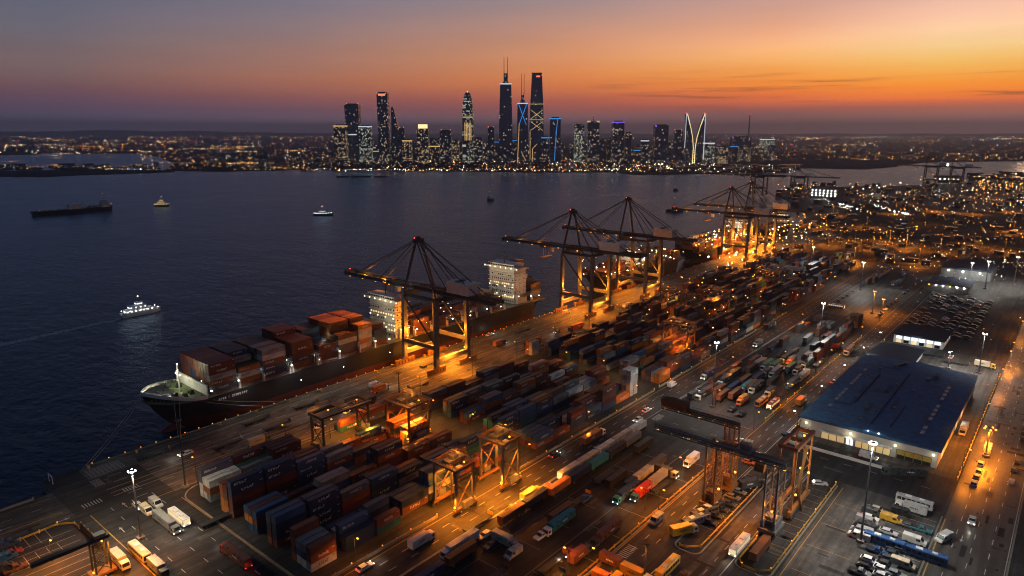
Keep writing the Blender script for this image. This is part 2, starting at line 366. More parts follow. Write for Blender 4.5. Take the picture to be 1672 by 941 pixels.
hh = N(nt, 'ShaderNodeMath', operation='MULTIPLY_ADD'); L(w1.outputs['Fac'], hh.inputs[0]); hh.inputs[1].default_value = 1.; L(w2.outputs['Fac'], hh.inputs[2])
bp = N(nt, 'ShaderNodeBump', i_Distance=1.8); L(hh.outputs[0], bp.inputs['Height']); 
st_ = N(nt, 'ShaderNodeMath', operation='MULTIPLY'); L(slick.outputs[0], st_.inputs[0]); st_.inputs[1].default_value = 1.; L(st_.outputs[0], bp.inputs['Strength'])
L(bp.outputs[0], b.inputs['Normal'])
rr = N(nt, 'ShaderNodeMapRange', i_1=.25, i_2=1., i_3=.15, i_4=.27); L(slick.outputs[0], rr.inputs[0]); b.inputs['Roughness'].default_value = .6
gl = N(nt, 'ShaderNodeBsdfGlossy'); gl.inputs['Color'].default_value = (.64,.79,1.,1); L(rr.outputs[0], gl.inputs['Roughness']); L(bp.outputs[0], gl.inputs['Normal'])
fr = N(nt, 'ShaderNodeFresnel', i_IOR=1.33); L(bp.outputs[0], fr.inputs['Normal'])
fm = N(nt, 'ShaderNodeMath', operation='MULTIPLY'); L(fr.outputs[0], fm.inputs[0]); fm.inputs[1].default_value = .80
mxs = N(nt, 'ShaderNodeMixShader'); L(fm.outputs[0], mxs.inputs[0]); L(b.outputs[0], mxs.inputs[1]); L(gl.outputs[0], mxs.inputs[2])
L(mxs.outputs[0], nt.nodes['Material Output'].inputs['Surface'])
M['water'] = m
rect('water', -2400, 34000, -30000, 30000, -4., M['water'])

# our side of the harbour: one sheet with a real quay wall under its edge
coast = [(-900, 12), (50, 12), (62, 12), (66.5, 12), (66.5, -.6), (78, -.6), (78, 0), (960, 0)] + shore([(1303,376),(1316,352),(1302,332),(1272,317),(1292,309),(1381,305),(1431,304),(1509,302),(1578,299),(1588,289),(1640,285),(1690,281),(1800,277)], 0)
land = coast + [(6000, 2600), (-900, 2600)]
sheet('ground', land, 0., M['yard'])
qw = MB()
for (a, b2), (c, d) in zip(coast, coast[1:]): qw.quad((a, b2, -6), (c, d, -6), (c, d, 0), (a, b2, 0))
tag(qw.build('quay_wall', M['barrier'], normals=False), 'long concrete quay wall dropping from the apron edge into the water', 'quay wall')
far_pts = [(-160,258),(-60,256),(81,252),(150,251),(210,251),(262,257),(285,268),(268,279),(363,281),(430,279),(484,277),(545,278),(640,279),(760,280),(850,282),(1000,282),(1038,286),(1092,286),(1150,284),(1244,282),(1306,275),(1418,277),(1462,273),(1478,270),(1509,266),(1600,264),(1672,263.5),(1900,262)]
fs = shore(far_pts, -4., .35)
FARR = 26500.
def polar(px, r):
    a = HEAD - math.atan((px-836)/1144.)
    return r*math.cos(a), CAM_T - r*math.sin(a)
poly = fs + [polar(2300, FARR), polar(1500, FARR), polar(836, FARR), polar(200, FARR), polar(-500, FARR)]
sheet('far_shore', [(a, b2) for a, b2 in poly], -3., M['farland'])
spit = shore([(-160,291),(0,289),(73,289.5),(133,286.5),(242,283.5),(285,281.5)], -4.) + shore([(285,279),(242,279),(153,277),(60,279),(-160,281)], -4.)
sheet('far_spit', spit, -2.6, M['farland'])
inl = shore([(1290,274.5),(1330,272),(1412,273.5),(1420,275.5),(1310,277)], -4.)
hl = MB()
hp = [(-120,216),(-20,215),(60,215),(120,213.5),(165,212.5),(215,213),(250,215),(290,214),(335,214),(380,215.5),(480,217),(560,218)]
for k in range(34): hp.append((560+k*45, 218.6+.4*math.sin(k*1.7)+.3*math.sin(k*4.1)))
base = [polar(x, 24000.) for x, y in hp]
for (b0, b1), ((x0, y0), (x1, y1)) in zip(zip(base, base[1:]), zip(hp, hp[1:])):
    z0, z1 = zat(*b0, y0), zat(*b1, y1)
    hl.add([(b0[0]*.93, b0[1]*.93, -3), (b1[0]*.93, b1[1]*.93, -3), (b1[0], b1[1], z1), (b0[0], b0[1], z0), (b0[0]*1.08, b0[1]*1.08, -3), (b1[0]*1.08, b1[1]*1.08, -3)], [(0,1,2,3),(3,2,5,4)])
tag(hl.build('hills', M['farland'], normals=False), kind='structure')

# paved areas, each a sheet 4 mm above the one below
Z = .004
rect('apron', 78.5, 955, .3, 46, Z, M['concrete'])
rect('corner_apron', -700, 66, 12.6, 36, Z, M['pave'])
rect('cross_road', 66, 96, 12.5, 420, Z*2, M['asphalt'])
rect('main_road', 96.2, 960, 134.4, 148, Z*2, M['asphalt'])
rect('lot_road', 100, 960, 190.5, 202.5, Z*2, M['asphalt'])
rect('dark_road', 262, 291, 203, 266.5, Z*2, M['asphalt_dark'])
rect('right_street', -200, 1400, 267.5, 287, Z*2, M['street'])
rect('gantry_lane', 150, 261.5, 212.5, 221.5, Z*2, M['pave'])
rect('mast_lot', 150, 261.5, 234, 266, Z*2, M['pave'])
rect('side_road', 255, 285, 148.2, 190.2, Z*2, M['asphalt'])
rect('truck_lot', 100, 254.5, 148.3, 190.2, Z, M['asphalt_dark'])
rect('warehouse_yard', 292, 472, 203.5, 266, Z, M['pave'])
rect('open_lot', 520, 640, 152, 190, Z, M['pave'])
rect('far_field', 760, 960, 60, 600, Z, M['earth'])
rect('far_waste', 965, 1380, -20, 900, Z, M['earth'])

ZL = .016
q = random.Random(3); pt = MB()
for (s0, s1, t0, t1, n) in ((80,420,1,46,70), (66,96,20,200,26), (100,420,135,148,40), (104,252,150,190,50), (105,420,191,202,30), (150,260,205,265,46), (0,64,16,60,18), (262,290,150,264,20), (292,296,204,262,6), (230,460,268,286,40)):
    for _ in range(n):
        a, b2 = q.uniform(s0, s1-2), q.uniform(t0, t1-1); w, h = q.uniform(1, 9), q.uniform(.6, 2.4)
        if q.random() < .3: w, h = h, min(w, t1-b2)
        pt.quad((a, b2, .0125), (min(a+w, s1), b2, .0125), (min(a+w, s1), min(b2+h, t1), .0125), (a, min(b2+h, t1), .0125), q.choice((0, 0, 1, 2)))
tag(pt.build('asphalt_patches', [M['asphalt_dark'], M['tar'], M['pave']], normals=False), kind='structure')
lw = MB(); ly = MB()
def dash(mb, s0, s1, t0, t1, step, ln, w=.22):
    d = Vector((s1-s0, t1-t0)); n = d.length; d /= n; q = Vector((-d.y, d.x))*w/2; k = 0.
    while k < n:
        e = min(k+ln, n); a = Vector((s0, t0))+d*k; c = Vector((s0, t0))+d*e
        mb.quad((a.x-q.x, a.y-q.y, ZL), (c.x-q.x, c.y-q.y, ZL), (c.x+q.x, c.y+q.y, ZL), (a.x+q.x, a.y+q.y, ZL)); k += step
def solid(mb, s0, s1, t0, t1, w=.22): dash(mb, s0, s1, t0, t1, 1e9, 1e9, w)
for t in (139, 143.3): dash(lw, 98, 700, t, t, 9, 3.2)
solid(ly, 98, 700, 134.9, 134.9); solid(lw, 98, 700, 147.6, 147.6, .18)
for t in (194.5, 198.5): dash(lw, 100, 700, t, t, 9, 3.2)
solid(ly, 100, 700, 190.9, 190.9); solid(lw, 203, 700, 202.2, 202.2)
dash(lw, 152, 260, 217, 217, 8, 3); solid(lw, 152, 260, 221.2, 221.2); solid(ly, 150, 258, 235, 235)
for t in (272.2, 277.2, 282): dash(lw, -100, 700, t, t, 10, 3.5)
solid(ly, -100, 258, 267.9, 267.9, .3); solid(lw, -100, 700, 286.6, 286.6)
for s in (76, 83, 90): dash(lw, s, s, 40, 400, 9, 3)
solid(ly, 69.5, 69.5, 40, 400, .3); solid(ly, 95.5, 95.5, 52, 400, .25)
for t in (8, 15, 21, 34, 39.5): dash(lw, 84, 900, t, t, 12, 5, .25)
for t in (6.3, 25.5, 32, 45): solid(ly, 80, 900, t, t, .3)
solid(ly, -600, 64, 16, 16, .3); dash(lw, -600, 64, 22, 22, 9, 3.2); solid(ly, -600, 64, 30, 30, .3)
dash(lw, 278, 278, 203, 264, 9, 3); dash(lw, 270, 270, 150, 190, 9, 3)
for s0, t0, n, horiz in ((78, 14, 7, 0), (84, 29, 6, 1), (70, 30, 7, 1), (40, 33, 7, 1), (268, 149, 8, 1), (268, 191, 9, 1), (258, 205, 6, 0), (166, 205, 9, 0), (168, 192, 8, 1)):
    for k in range(n):
        if horiz: solid(lw, s0+k*.95, s0+k*.95, t0, t0+3.4, .34)
        else: solid(lw, s0, s0+3.4, t0+k*.95, t0+k*.95, .34)
for k in range(9):      # hatched box at the quay corner
    solid(lw, 80, 92, 3+k*1.0, 3+k*1.0, .22); solid(lw, 80+k*1.5, 80+k*1.5, 3, 11, .22)
for k in range(-2, 14): solid(lw, 16+k*3.1, 16+k*3.1, 38, 46, .15); solid(lw, 16+k*3.1, 16+k*3.1, 50, 57, .15)
for k in range(12): solid(lw, 30, 62, 45+k*4.2, 45+k*4.2, .15)
# parking bays
for k in range(4): solid(ly, 196+k*16, 196+k*16, 236, 249, .14)
for k in range(17): solid(lw, 196+k*3.6, 196+k*3.6, 252.5, 266, .14)
for k in range(9): solid(lw, 106+k*16, 106+k*16, 160, 172, .1); solid(lw, 112+k*16, 112+k*16, 177, 189, .1)
solid(ly, 104, 250, 160, 160, .1); solid(lw, 104, 250, 176.5, 176.5, .1)
for k in range(12): solid(lw, 200+k*5, 200+k*5, 203.5, 211, .12); solid(ly, 200+k*5, 200+k*5, 223, 232, .12)
def arrow(s, t, h):
    c, q = math.cos(h), math.sin(h); P = lambda a, b2: (s+a*c-b2*q, t+a*q+b2*c, ZL)
    lw.quad(P(0,-.15), P(3,-.15), P(3,.15), P(0,.15)); lw.add([P(3,-.6), P(3,.6), P(4.6,0)], [(0,1,2)])
for a_ in ((80,44,-PI/2),(73,60,-PI/2),(86,70,PI/2),(60,36,0),(50,27,PI),(150,137,0),(230,145,PI),(240,196,0),(300,282,0),(250,274,PI),(240,219,0)): arrow(*a_)
tag(lw.build('road_markings', M['line_white'], normals=False), kind='structure')
tag(ly.build('yellow_road_lines', M['line_yellow'], normals=False), kind='structure')
rl = MB()
for t in (3, 29): rl.box(80, 900, t-.12, t+.12, 0, .07); rl.box(80, 900, t+.5, t+.56, 0, .05)
tag(rl.build('crane_rails', M['steel']), kind='structure')

# kerbs: real steps
def kerb(label, pts, w=.5, h=.18, m='kerb', name='kerb'):
    mb = MB()
    for (a, c) in zip(pts, pts[1:]): mb.bar((a[0], a[1], h/2), (c[0], c[1], h/2), w, h)
    return tag(mb.build(name, M[m]), label, 'kerb')
def arc(cs, ct, r, a0, a1, n=8): return [(cs+r*math.cos(math.radians(a0+(a1-a0)*k/n)), ct+r*math.sin(math.radians(a0+(a1-a0)*k/n))) for k in range(n+1)]
kerb('rounded kerb round the seaward corner of the front container block', [(230, 47.6)] + arc(104, 55.6, 8, 270, 180) + [(96, 128)])
kerb('kerb round the vehicle island under the near gantry leg', [(261, 203.2)] + arc(186, 206, 2.8, 270, 180) + arc(186, 209, 2.8, 180, 90) + [(261, 211.8)])
kerb('kerb round the island carrying the bright gantry tower', [(258, 222)] + arc(189, 225, 3, 270, 180) + arc(189, 230, 3, 180, 90) + [(258, 233)])
kerb('long kerb between the mast lot and the orange lit street', [(60, 266.8), (259, 266.8)])
kerb('kerb along the truck lot edge of the main road', [(100, 148.2), (252, 148.2)])
kerb('kerb between the truck lot and the lane beside the gantry', [(104, 190.3), (250, 190.3)])
kerb('kerb on the far pavement of the orange lit street', [(-60, 287.2), (700, 287.2)])
kerb('kerb between warehouse plot and the lit truck yard road', [(290, 203.2), (470, 203.2)])
kerb('kerb round the truck yard beyond the side road', [(286, 190), (286, 153)] + arc(290, 152.5, 4, 180, 270, 5) + [(500, 148.3)])
# ---------------------------------------------------------------- containers
CH, CW_ = 2.72, 2.44
BOXES = []      # s, t, z, length, colour, score, label, group
def cont_mesh(col, ln, var, cache={}):
    k = (col, round(ln, 2), var)
    if k in cache: return cache[k]
    q = random.Random(hash(str(k)) % 9999 if False else sum(map(ord, str(k))))
    mb = MB(); h, w = CH-.03, CW_/2; e = .09
    mb.box(-ln/2+.05, ln/2-.05, -w+.05, w-.05, .12, h-.06, 0)
    for s in (-ln/2, ln/2-.16):
        for t in (-w, w-.16): mb.box(s, s+.16, t, t+.16, 0, h, 0)
    for t in (-w, w-e):
        mb.box(-ln/2+.16, ln/2-.16, t, t+e, 0, .16, 0); mb.box(-ln/2+.16, ln/2-.16, t, t+e, h-.12, h, 0)
    for s in (-ln/2, ln/2-e):
        mb.box(s, s+e, -w+.16, w-.16, 0, .16, 0); mb.box(s, s+e, -w+.16, w-.16, h-.12, h, 0)
    for t in (-.75, -.35, .35, .75): mb.bar((-ln/2+.01, t, .2), (-ln/2+.01, t, h-.15), .05, .05, 3)
    mb.bar((-ln/2+.02, 0, .16), (-ln/2+.02, 0, h-.12), .03, .03, 2)
    if var:                                   # worn company lettering on both long sides, too worn to read
        for sd in (-1, 1):
            n = q.randint(5, 8); gw = ln*.40/n; s0 = -n*gw/2 + (0 if var == 1 else -ln*.2); z0 = h*.36
            for i in range(n):
                a = s0+i*gw; t = sd*(w-.03); st = gw*.24; hh = .95 if q.random() < .8 else .66
                mb.quad((a, t, z0), (a+st, t, z0), (a+st, t, z0+hh), (a, t, z0+hh), 1)
                z1 = z0+hh*q.choice((0, .42, .8)); mb.quad((a+st, t, z1), (a+gw*.72, t, z1), (a+gw*.72, t, z1+.2), (a+st, t, z1+.2), 1)
                if q.random() < .5: mb.quad((a+gw*.52, t, z0), (a+gw*.72, t, z0), (a+gw*.72, t, z0+hh), (a+gw*.52, t, z0+hh), 1)
            mb.quad((ln/2-1.5, sd*(w-.03), h-.6), (ln/2-.5, sd*(w-.03), h-.6), (ln/2-.5, sd*(w-.03), h-.42), (ln/2-1.5, sd*(w-.03), h-.42), 1)
    light = col in ('white', 'grey')
    cache[k] = mb.mesh('container_'+col, [M['c_'+col], M['c_markd' if light else 'c_mark'], M['c_gap'], M['steel']])
    return cache[k]
PAL = ['navy']*7 + ['blue']*5 + ['maroon']*7 + ['rust']*5 + ['brown']*5 + ['slate']*4 + ['grey']*2 + ['white']*1 + ['orange']*1 + ['teal']*2 + ['purple']*2
def score(s, t, z, ln, vt, vs, ve):
    d = depth(s, t, z); a = (vt*ln*CW_*CAM_H/d*1. + vs*ln*CH*.6 + ve*CW_*CH*.7)
    return a/d/d*1e6
def block(place, groups, s0, pitch, heights, over={}, pal=PAL, seed=1, lens=None, skip=0.0, z0=0., rowname='row', coh=.55, slotname='stack', group='containers stacked in the yard'):
    q = random.Random(seed); rows = [t for g in groups for t in g]; gi = {}
    H = {}
    for a, g in enumerate(groups):
        for b, t in enumerate(g): gi[t] = (a, b)
    ns = max(len(x) for x in heights)
    for t in rows:
        a, b = gi[t]
        for i in range(len(heights[a])):
            hv = heights[a][i]; h = hv[b % len(hv)] if isinstance(hv, (list, tuple)) else hv
            if h and skip and q.random() < skip: h = max(0, h-q.randint(1, 2))
            H[(t, i)] = h
    last = {}
    for ri, t in enumerate(rows):
        a, b = gi[t]
        nxt = rows[ri+1] if ri+1 < len(rows) and rows[ri+1]-t < 3.3 else None
        for i in range(len(heights[a])):
            h = H[(t, i)]; ln = (lens or {}).get((a, i), 12.19 if pitch > 12 else pitch-.5)
            cs = s0 + i*pitch + ln/2 + q.uniform(-.12, .12)
            ov = over.get((a, b, i))
            for k in range(h):
                col = ov[k] if ov and k < len(ov) else (last.get((i, k)) if (i, k) in last and q.random() < coh*.6 else q.choice(pal))
                last[(i, k)] = col
                vt = k == h-1; vs = (nxt is None) or H[(nxt, i)] <= k; ve = i == 0 or H[(t, i-1)] <= k
                sc_ = score(cs, t, z0+k*CH, ln, vt, vs, ve) if (vt or vs or ve) else 0
                lev = 'top' if k == h-1 else ('ground level' if k == 0 and z0 < 1 else ('lowest' if k == 0 else ['', 'second', 'third', 'fourth', 'fifth'][k]+' tier'))
                if h == 1: lev = 'single'
                lab = f"{lev} {col} container, {ORD[ri]} {rowname}, {place}" if slotname is None else f"{lev} {col} container, {ORD[i]} {slotname} of {ORD[ri]} {rowname}, {place}"
                BOXES.append((cs+q.uniform(-.05, .05), t+q.uniform(-.06, .06), z0+k*CH, ln, col, sc_, lab, group, q.choice((0, 1, 1, 2))))
rr_ = random.Random(11)
def hrand(n, lo, hi, k): return [[rr_.randint(lo, hi) for _ in range(k)] for _ in range(n)]
# front block, its front faces as in the photograph
block('front block', [(57.3,59.9,62.7), (72.8,75.6,79.0), (88.9,91.5,94.1), (103.0,105.8), (116.5,119.3,122.1,124.9)], 100.6, 12.75,
      [[(4,3,3),(4,3,3),(4,4,4),0,0], [(4,4,5),(4,4,5),(4,4,4),(3,2,3),(1,1,2)], [(3,3,3),(2,1,2),(2,3,3),(1,1,2),(3,4,4)],
       [(4,4),(4,4),(2,3),(3,3),(2,2)], [(4,3,3,3),(2,2,3,2),(2,3,1,2),(2,2,2,0),(0,4,4,0)]],
      {(4,3,0): ['white','rust','rust'], (4,0,0): ['rust','maroon','rust','rust'], (4,1,0): ['white','blue','grey'], (4,2,0): ['white','navy','grey'],
       (4,3,1): ['navy','navy'], (4,3,2): ['teal','rust'], (4,2,1): ['navy','blue','blue'], (4,1,2): ['maroon','navy','slate'],
       (4,1,4): ['navy','slate','blue','slate'], (4,2,4): ['navy','white','blue','slate'],
       (0,2,0): ['grey','rust','white'], (0,1,0): ['white','rust','white'], (0,0,0): ['white','white','slate','purple'], (0,2,1): ['maroon','maroon','grey'], (0,0,1): ['white','white','green','maroon'],
       (0,2,2): ['orange','white','maroon','maroon'], (0,1,2): ['orange','white','maroon','maroon'], (0,0,2): ['grey','white','maroon','maroon'],
       (1,0,0): ['orange','orange','rust','rust'], (1,1,0): ['orange','orange','brown','maroon'], (1,2,0): ['rust','maroon','maroon','navy','navy'], (1,2,1): ['maroon','maroon','maroon','navy','navy'],
       (1,1,1): ['maroon','maroon','navy','navy'], (1,2,2): ['navy','navy','blue','blue'], (1,1,2): ['navy','navy','blue','maroon'],
       (2,0,0): ['navy','orange','blue'], (2,1,0): ['blue','orange','maroon'], (2,2,0): ['blue','maroon','blue'], (2,2,2): ['slate','slate','grey'], (2,1,2): ['slate','navy','grey'], (2,2,4): ['maroon','maroon','rust','navy'],
       (3,0,0): ['rust','maroon','navy','slate'], (3,1,0): ['maroon','navy','navy','blue'], (3,1,1): ['navy','navy','navy','navy'], (3,0,1): ['navy','navy','slate','slate'], (3,1,2): ['maroon','rust','slate'], (3,1,3): ['navy','navy','blue']},
      seed=3, lens={(4,0): 9.1, (4,1): 11.6, (4,2): 9.6, (3,0): 11.2})
block('under the dark yard crane', [(64.4,67.2,70.0)], 150, 12.75, [[(1,1,2),(1,2,1)]], {(0,0,0): ['orange'], (0,1,0): ['orange'], (0,2,0): ['rust','rust']}, seed=5)
block('beside the quay road', [(47.6,50.3)], 166, 12.75, [[(1,2),(2,2),(1,2)]], {(0,1,0): ['teal','rust'], (0,1,1): ['slate','rust'], (0,1,2): ['rust','maroon'], (0,0,1): ['rust','rust']}, seed=6)
block('under the orange yard crane', [(71.8,74.4), (80.6,83.2)], 176, 12.75, [[(3,3)], [(3,3)]], {(0,0,0): ['rust','orange','orange'], (0,1,0): ['rust','navy','orange'], (1,0,0): ['orange','orange','white'], (1,1,0): ['navy','navy','orange']}, seed=8)
block('behind the orange yard crane', [(92.,94.6), (103.5,106.3)], 166, 12.75, [[(2,2),(2,2)], [(2,2),(2,2)]], seed=9)
block('between the front and middle blocks', [(110.,112.8), (118.5,121.3)], 168.5, 12.75, [[(2,3),(3,2)], [(0,2),(2,2)]], {(1,1,1): ['rust','blue'], (1,0,1): ['maroon','rust']}, seed=12)
block('middle block', [(59.2,61.9), (73.6,76.3), (84.1,86.8), (99.0,101.7,104.5,107.2), (118.2,120.9,123.7,126.4)], 208.5, 12.75,
      [[(3,3),(3,3),(2,2),(3,3),(2,3),(1,2),0], [(3,3),(3,2),(3,3),(2,3),(1,2),(3,3),(2,2)], [(2,2),(3,3),(2,2),(3,3),(3,2),(1,2),(2,2)],
       [(2,3,2,3),(3,3,2,3),(2,3,3,3),(2,2,3,2),(3,3,3,2),(1,2,2,2),(2,3,3,2)], [(2,2,2,2),(2,2,1,2),(1,2,3,3),(2,3,3,4),(3,3,2,4),(1,2,1,1),(3,2,5,5)]],
      {(4,3,0): ['rust','blue'], (4,2,0): ['maroon','slate'], (4,3,1): ['rust','navy'], (4,3,3): ['navy','slate','maroon','maroon'], (4,3,2): ['navy','navy','maroon'], (4,3,4): ['blue','maroon','brown','maroon'],
       (4,3,6): ['white']*5, (4,2,6): ['white','grey','white','grey','white'], (0,1,0): ['navy','maroon','slate'], (1,1,0): ['blue','navy','navy'], (0,0,4): ['white','grey','white'],
       (2,1,5): ['teal','white'], (2,0,5): ['orange'], (3,3,5): ['white','grey'], (3,2,5): ['grey','white'], (1,1,5): ['rust','orange','rust'], (1,0,5): ['maroon','grey','white']}, seed=14, skip=.08, lens={(4,6): 7.2})
block('paired stacks behind first quay crane', [(45.6,48.3)], 304.5, 7.2, [[(3,3)]], {(0,0,0): ['orange','rust','orange'], (0,1,0): ['white','white','white']}, seed=15)
block('third block', [(55.,57.7), (66.,68.8,71.5), (80.,82.8), (92.,94.7,97.4), (107.,109.8,112.5), (120.6,123.4,126.2,128.9)], 311, 12.75,
      [hrand(7,2,3,2), hrand(7,2,4,3), hrand(7,1,3,2), hrand(7,2,4,3), hrand(7,2,3,3), [(2,2,2,2),(2,3,3,3),(1,2,2,3),(2,2,2,2),(1,1,2,1),(2,3,3,2),(2,3,2,4)]],
      {(5,3,0): ['orange','orange'], (5,2,0): ['orange','grey'], (5,3,1): ['navy','rust','rust'], (5,3,2): ['blue','rust','slate'], (4,2,3): ['rust','orange','orange'], (4,1,4): ['orange','brown','orange'], (5,3,6): ['blue','white','rust','white'], (5,2,6): ['maroon','grey'], (3,2,4): ['white','white','grey','grey']}, seed=17, skip=.12)
block('fourth block', [(48.,50.7), (60.,62.8,65.5), (75.,77.8), (88.,90.7,93.4), (104.,106.8,109.5), (119.6,122.4,125.2,128.)], 407, 12.75,
      [hrand(7,2,3,2), hrand(7,2,4,3), hrand(7,1,3,2), hrand(7,2,4,3), hrand(7,2,3,3), hrand(7,1,4,4)], {(2,1,0): ['white','maroon','maroon']}, seed=19, skip=.15)
block('fifth block', [(44.,46.7,49.4), (58.,60.8), (72.,74.8,77.4), (88.,90.7), (104.,106.8,109.5), (121.,123.8,126.4)], 508, 12.75,
      [hrand(8,2,4,3), hrand(8,2,3,2), hrand(8,1,3,3), hrand(8,2,4,2), hrand(8,2,3,3), hrand(8,1,4,3)], seed=21, skip=.2)
block('sixth block', [(46.,48.7,51.4), (62.,64.8,67.6), (80.,82.8), (97.,99.7,102.4), (114.,116.8,119.5)], 625, 12.75,
      [hrand(10,1,3,3), hrand(10,1,3,3), hrand(10,1,3,2), hrand(10,1,3,3), hrand(10,1,3,3)], seed=23, skip=.3)
block('inland strip', [(155.,157.7), (165.,167.8), (176.,178.8,181.5)], 402, 12.75,
      [[(1,0),(1,2),(0,1),(0,0),(2,1),(1,1),0,(1,1)], [(1,1),0,(2,2),(1,0),(1,2),(2,0),(1,1),0], [(1,1,2),(2,2,3),(0,2,3),(2,2,2),(1,0,2),(2,2,3),(0,1,2),(2,3,3)]],
      pal=['maroon','brown','brown','slate','grey','rust','rust','navy'], seed=25, skip=.2)
block('outer strip', [(153.,155.8), (170.,172.8)], 640, 12.75, [hrand(6,1,2,2), hrand(6,1,2,2)], seed=27, skip=.35)
block('east depot', [(292.,294.7), (301.,303.7), (312.,314.8)], 520, 12.75, [hrand(8,1,2,2), hrand(8,1,2,2), hrand(8,1,2,2)], seed=29, skip=.3, pal=['maroon','rust','brown','orange','slate'])
SHIP_T = [-6.6-2.5*k for k in range(11)]     # quay side first
def bay(name, s0, ln, hts, over={}, seed=0, pal=None, z0=13.2):
    rows = tuple(sorted(SHIP_T))
    block(name, [rows], s0, ln+.4, [[tuple(hts)]], over, pal or ['maroon']*7+['rust']*6+['brown']*4+['navy']*3+['slate']*3+['grey']*2+['white'], seed, {(0,0): ln}, z0=z0,
          rowname='row from sea side', slotname=None, group='containers stacked on the big ship', coh=.7)
top = len(SHIP_T)-1
bay('foremost bay of ship', 136.6, 12.9, [5]*11, {(0,top,0): ['slate','rust','grey','maroon','maroon'], (0,top-1,0): ['navy','maroon','maroon','navy']}, 31)
bay('second bay of ship', 150.8, 11., [5,5,5,5,5,5,5,4,3,3,3], {(0,top,0): ['orange','white','orange'], (0,top-1,0): ['white','orange','rust']}, 32)
bay('third bay of ship', 163.4, 12.6, [5]*11, {(0,top,0): ['navy','navy','rust','white'], (0,top-1,0): ['navy','blue','slate','white','grey'], (0,top-2,0): ['rust','white','slate','grey','maroon']}, 33)
bay('fourth bay of ship', 179.5, 12.6, [6,6,6,6,6,5,5,5,5,5,5], {(0,top,0): ['rust','navy','maroon','maroon','maroon']}, 34, ['maroon']*6+['brown']*2+['rust'])
bay('fifth bay of ship', 195.2, 11., [5,5,5,5,5,3,3,3,3,3,3], {(0,top,0): ['maroon','maroon','maroon']}, 35)
bay('sixth bay of ship', 207.4, 12.2, [6,6,6,6,6,6,6,6,4,4,4], {(0,top,0): ['purple','slate','white','brown'], (0,top-1,0): ['maroon','maroon','rust','rust']}, 36, ['rust']*4+['orange']*3+['brown']*2+['maroon'])
bay('seventh bay of ship', 220.8, 9.2, [6,6,6,6,6,6,6,6,5,5,5], {(0,top,0): ['white','orange','white','white','orange']}, 37, ['orange']*4+['rust']*3+['brown'])
bay('eighth bay of ship', 231.4, 8.8, [2,2,3,4,4,4,4,4,4,4,3], {(0,top,0): ['rust','teal','slate']}, 38)
for i, (s0, ln, hts, nm) in enumerate(((261.,12.2,[3,3,3,3,4,4,4,4,3,3,3],'ninth'), (274.5,12.2,[3,4,4,3,3,4,4,3,3,3,2],'tenth'), (288.,12.2,[2,3,3,3,3,2,2,3,2,2,2],'eleventh'), (301.5,12.2,[3,3,2,2,3,3,3,2,3,3,2],'twelfth'),
      (315.,12.2,[2,3,3,3,3,3,3,3,3,2,3],'thirteenth'), (329.,12.2,[4,4,4,4,4,4,4,4,3,3,3],'fourteenth'), (372.5,11.5,[4,4,4,4,4,4,5,5,4,4,4],'aftmost'))):
    bay(nm+' bay of ship', s0, ln, hts, {}, 40+i)
for n, (s0, lab) in enumerate(((470,'second ship'), (640,'third ship'))):
    for k in range(8):
        ht = [[rr_.randint(2, 4)]*2 for _ in range(5)]; ht = [x for p in ht for x in p] + [rr_.randint(1, 3)]
        if n == 0 and k in (3,): continue
        bay(f'{ORD[k]} bay of {lab}', s0+8+k*16.2, 13., ht, {}, 60+n*10+k, ['rust']*4+['orange']*3+['brown']*3+['white','grey','navy'], z0=10.2)
BOXES.sort(key=lambda b: -b[5])
NIND = 296
rest = MB(); cidx = {k: i for i, k in enumerate(CONT)}
for i, (s, t, z, ln, col, scr, lab, grp, var) in enumerate(BOXES):
    if i < NIND and scr > 0:
        o = bpy.data.objects.new('shipping_container', cont_mesh(col, ln, var)); C.objects.link(o); o.location = (s, -t, z)
        tag(o, lab, 'container', grp)
    else:
        rest.cbox(s, t, z, ln-.06, CW_-.06, CH-.05, cidx[col])
print('containers', len(BOXES), 'visible', sum(1 for b in BOXES if b[5] > 0))
tag(rest.build('stacked_containers', [M['c_'+k] for k in CONT], normals=False), 'mass of smaller far containers filling the yard and the ships', 'containers', kind='stuff')

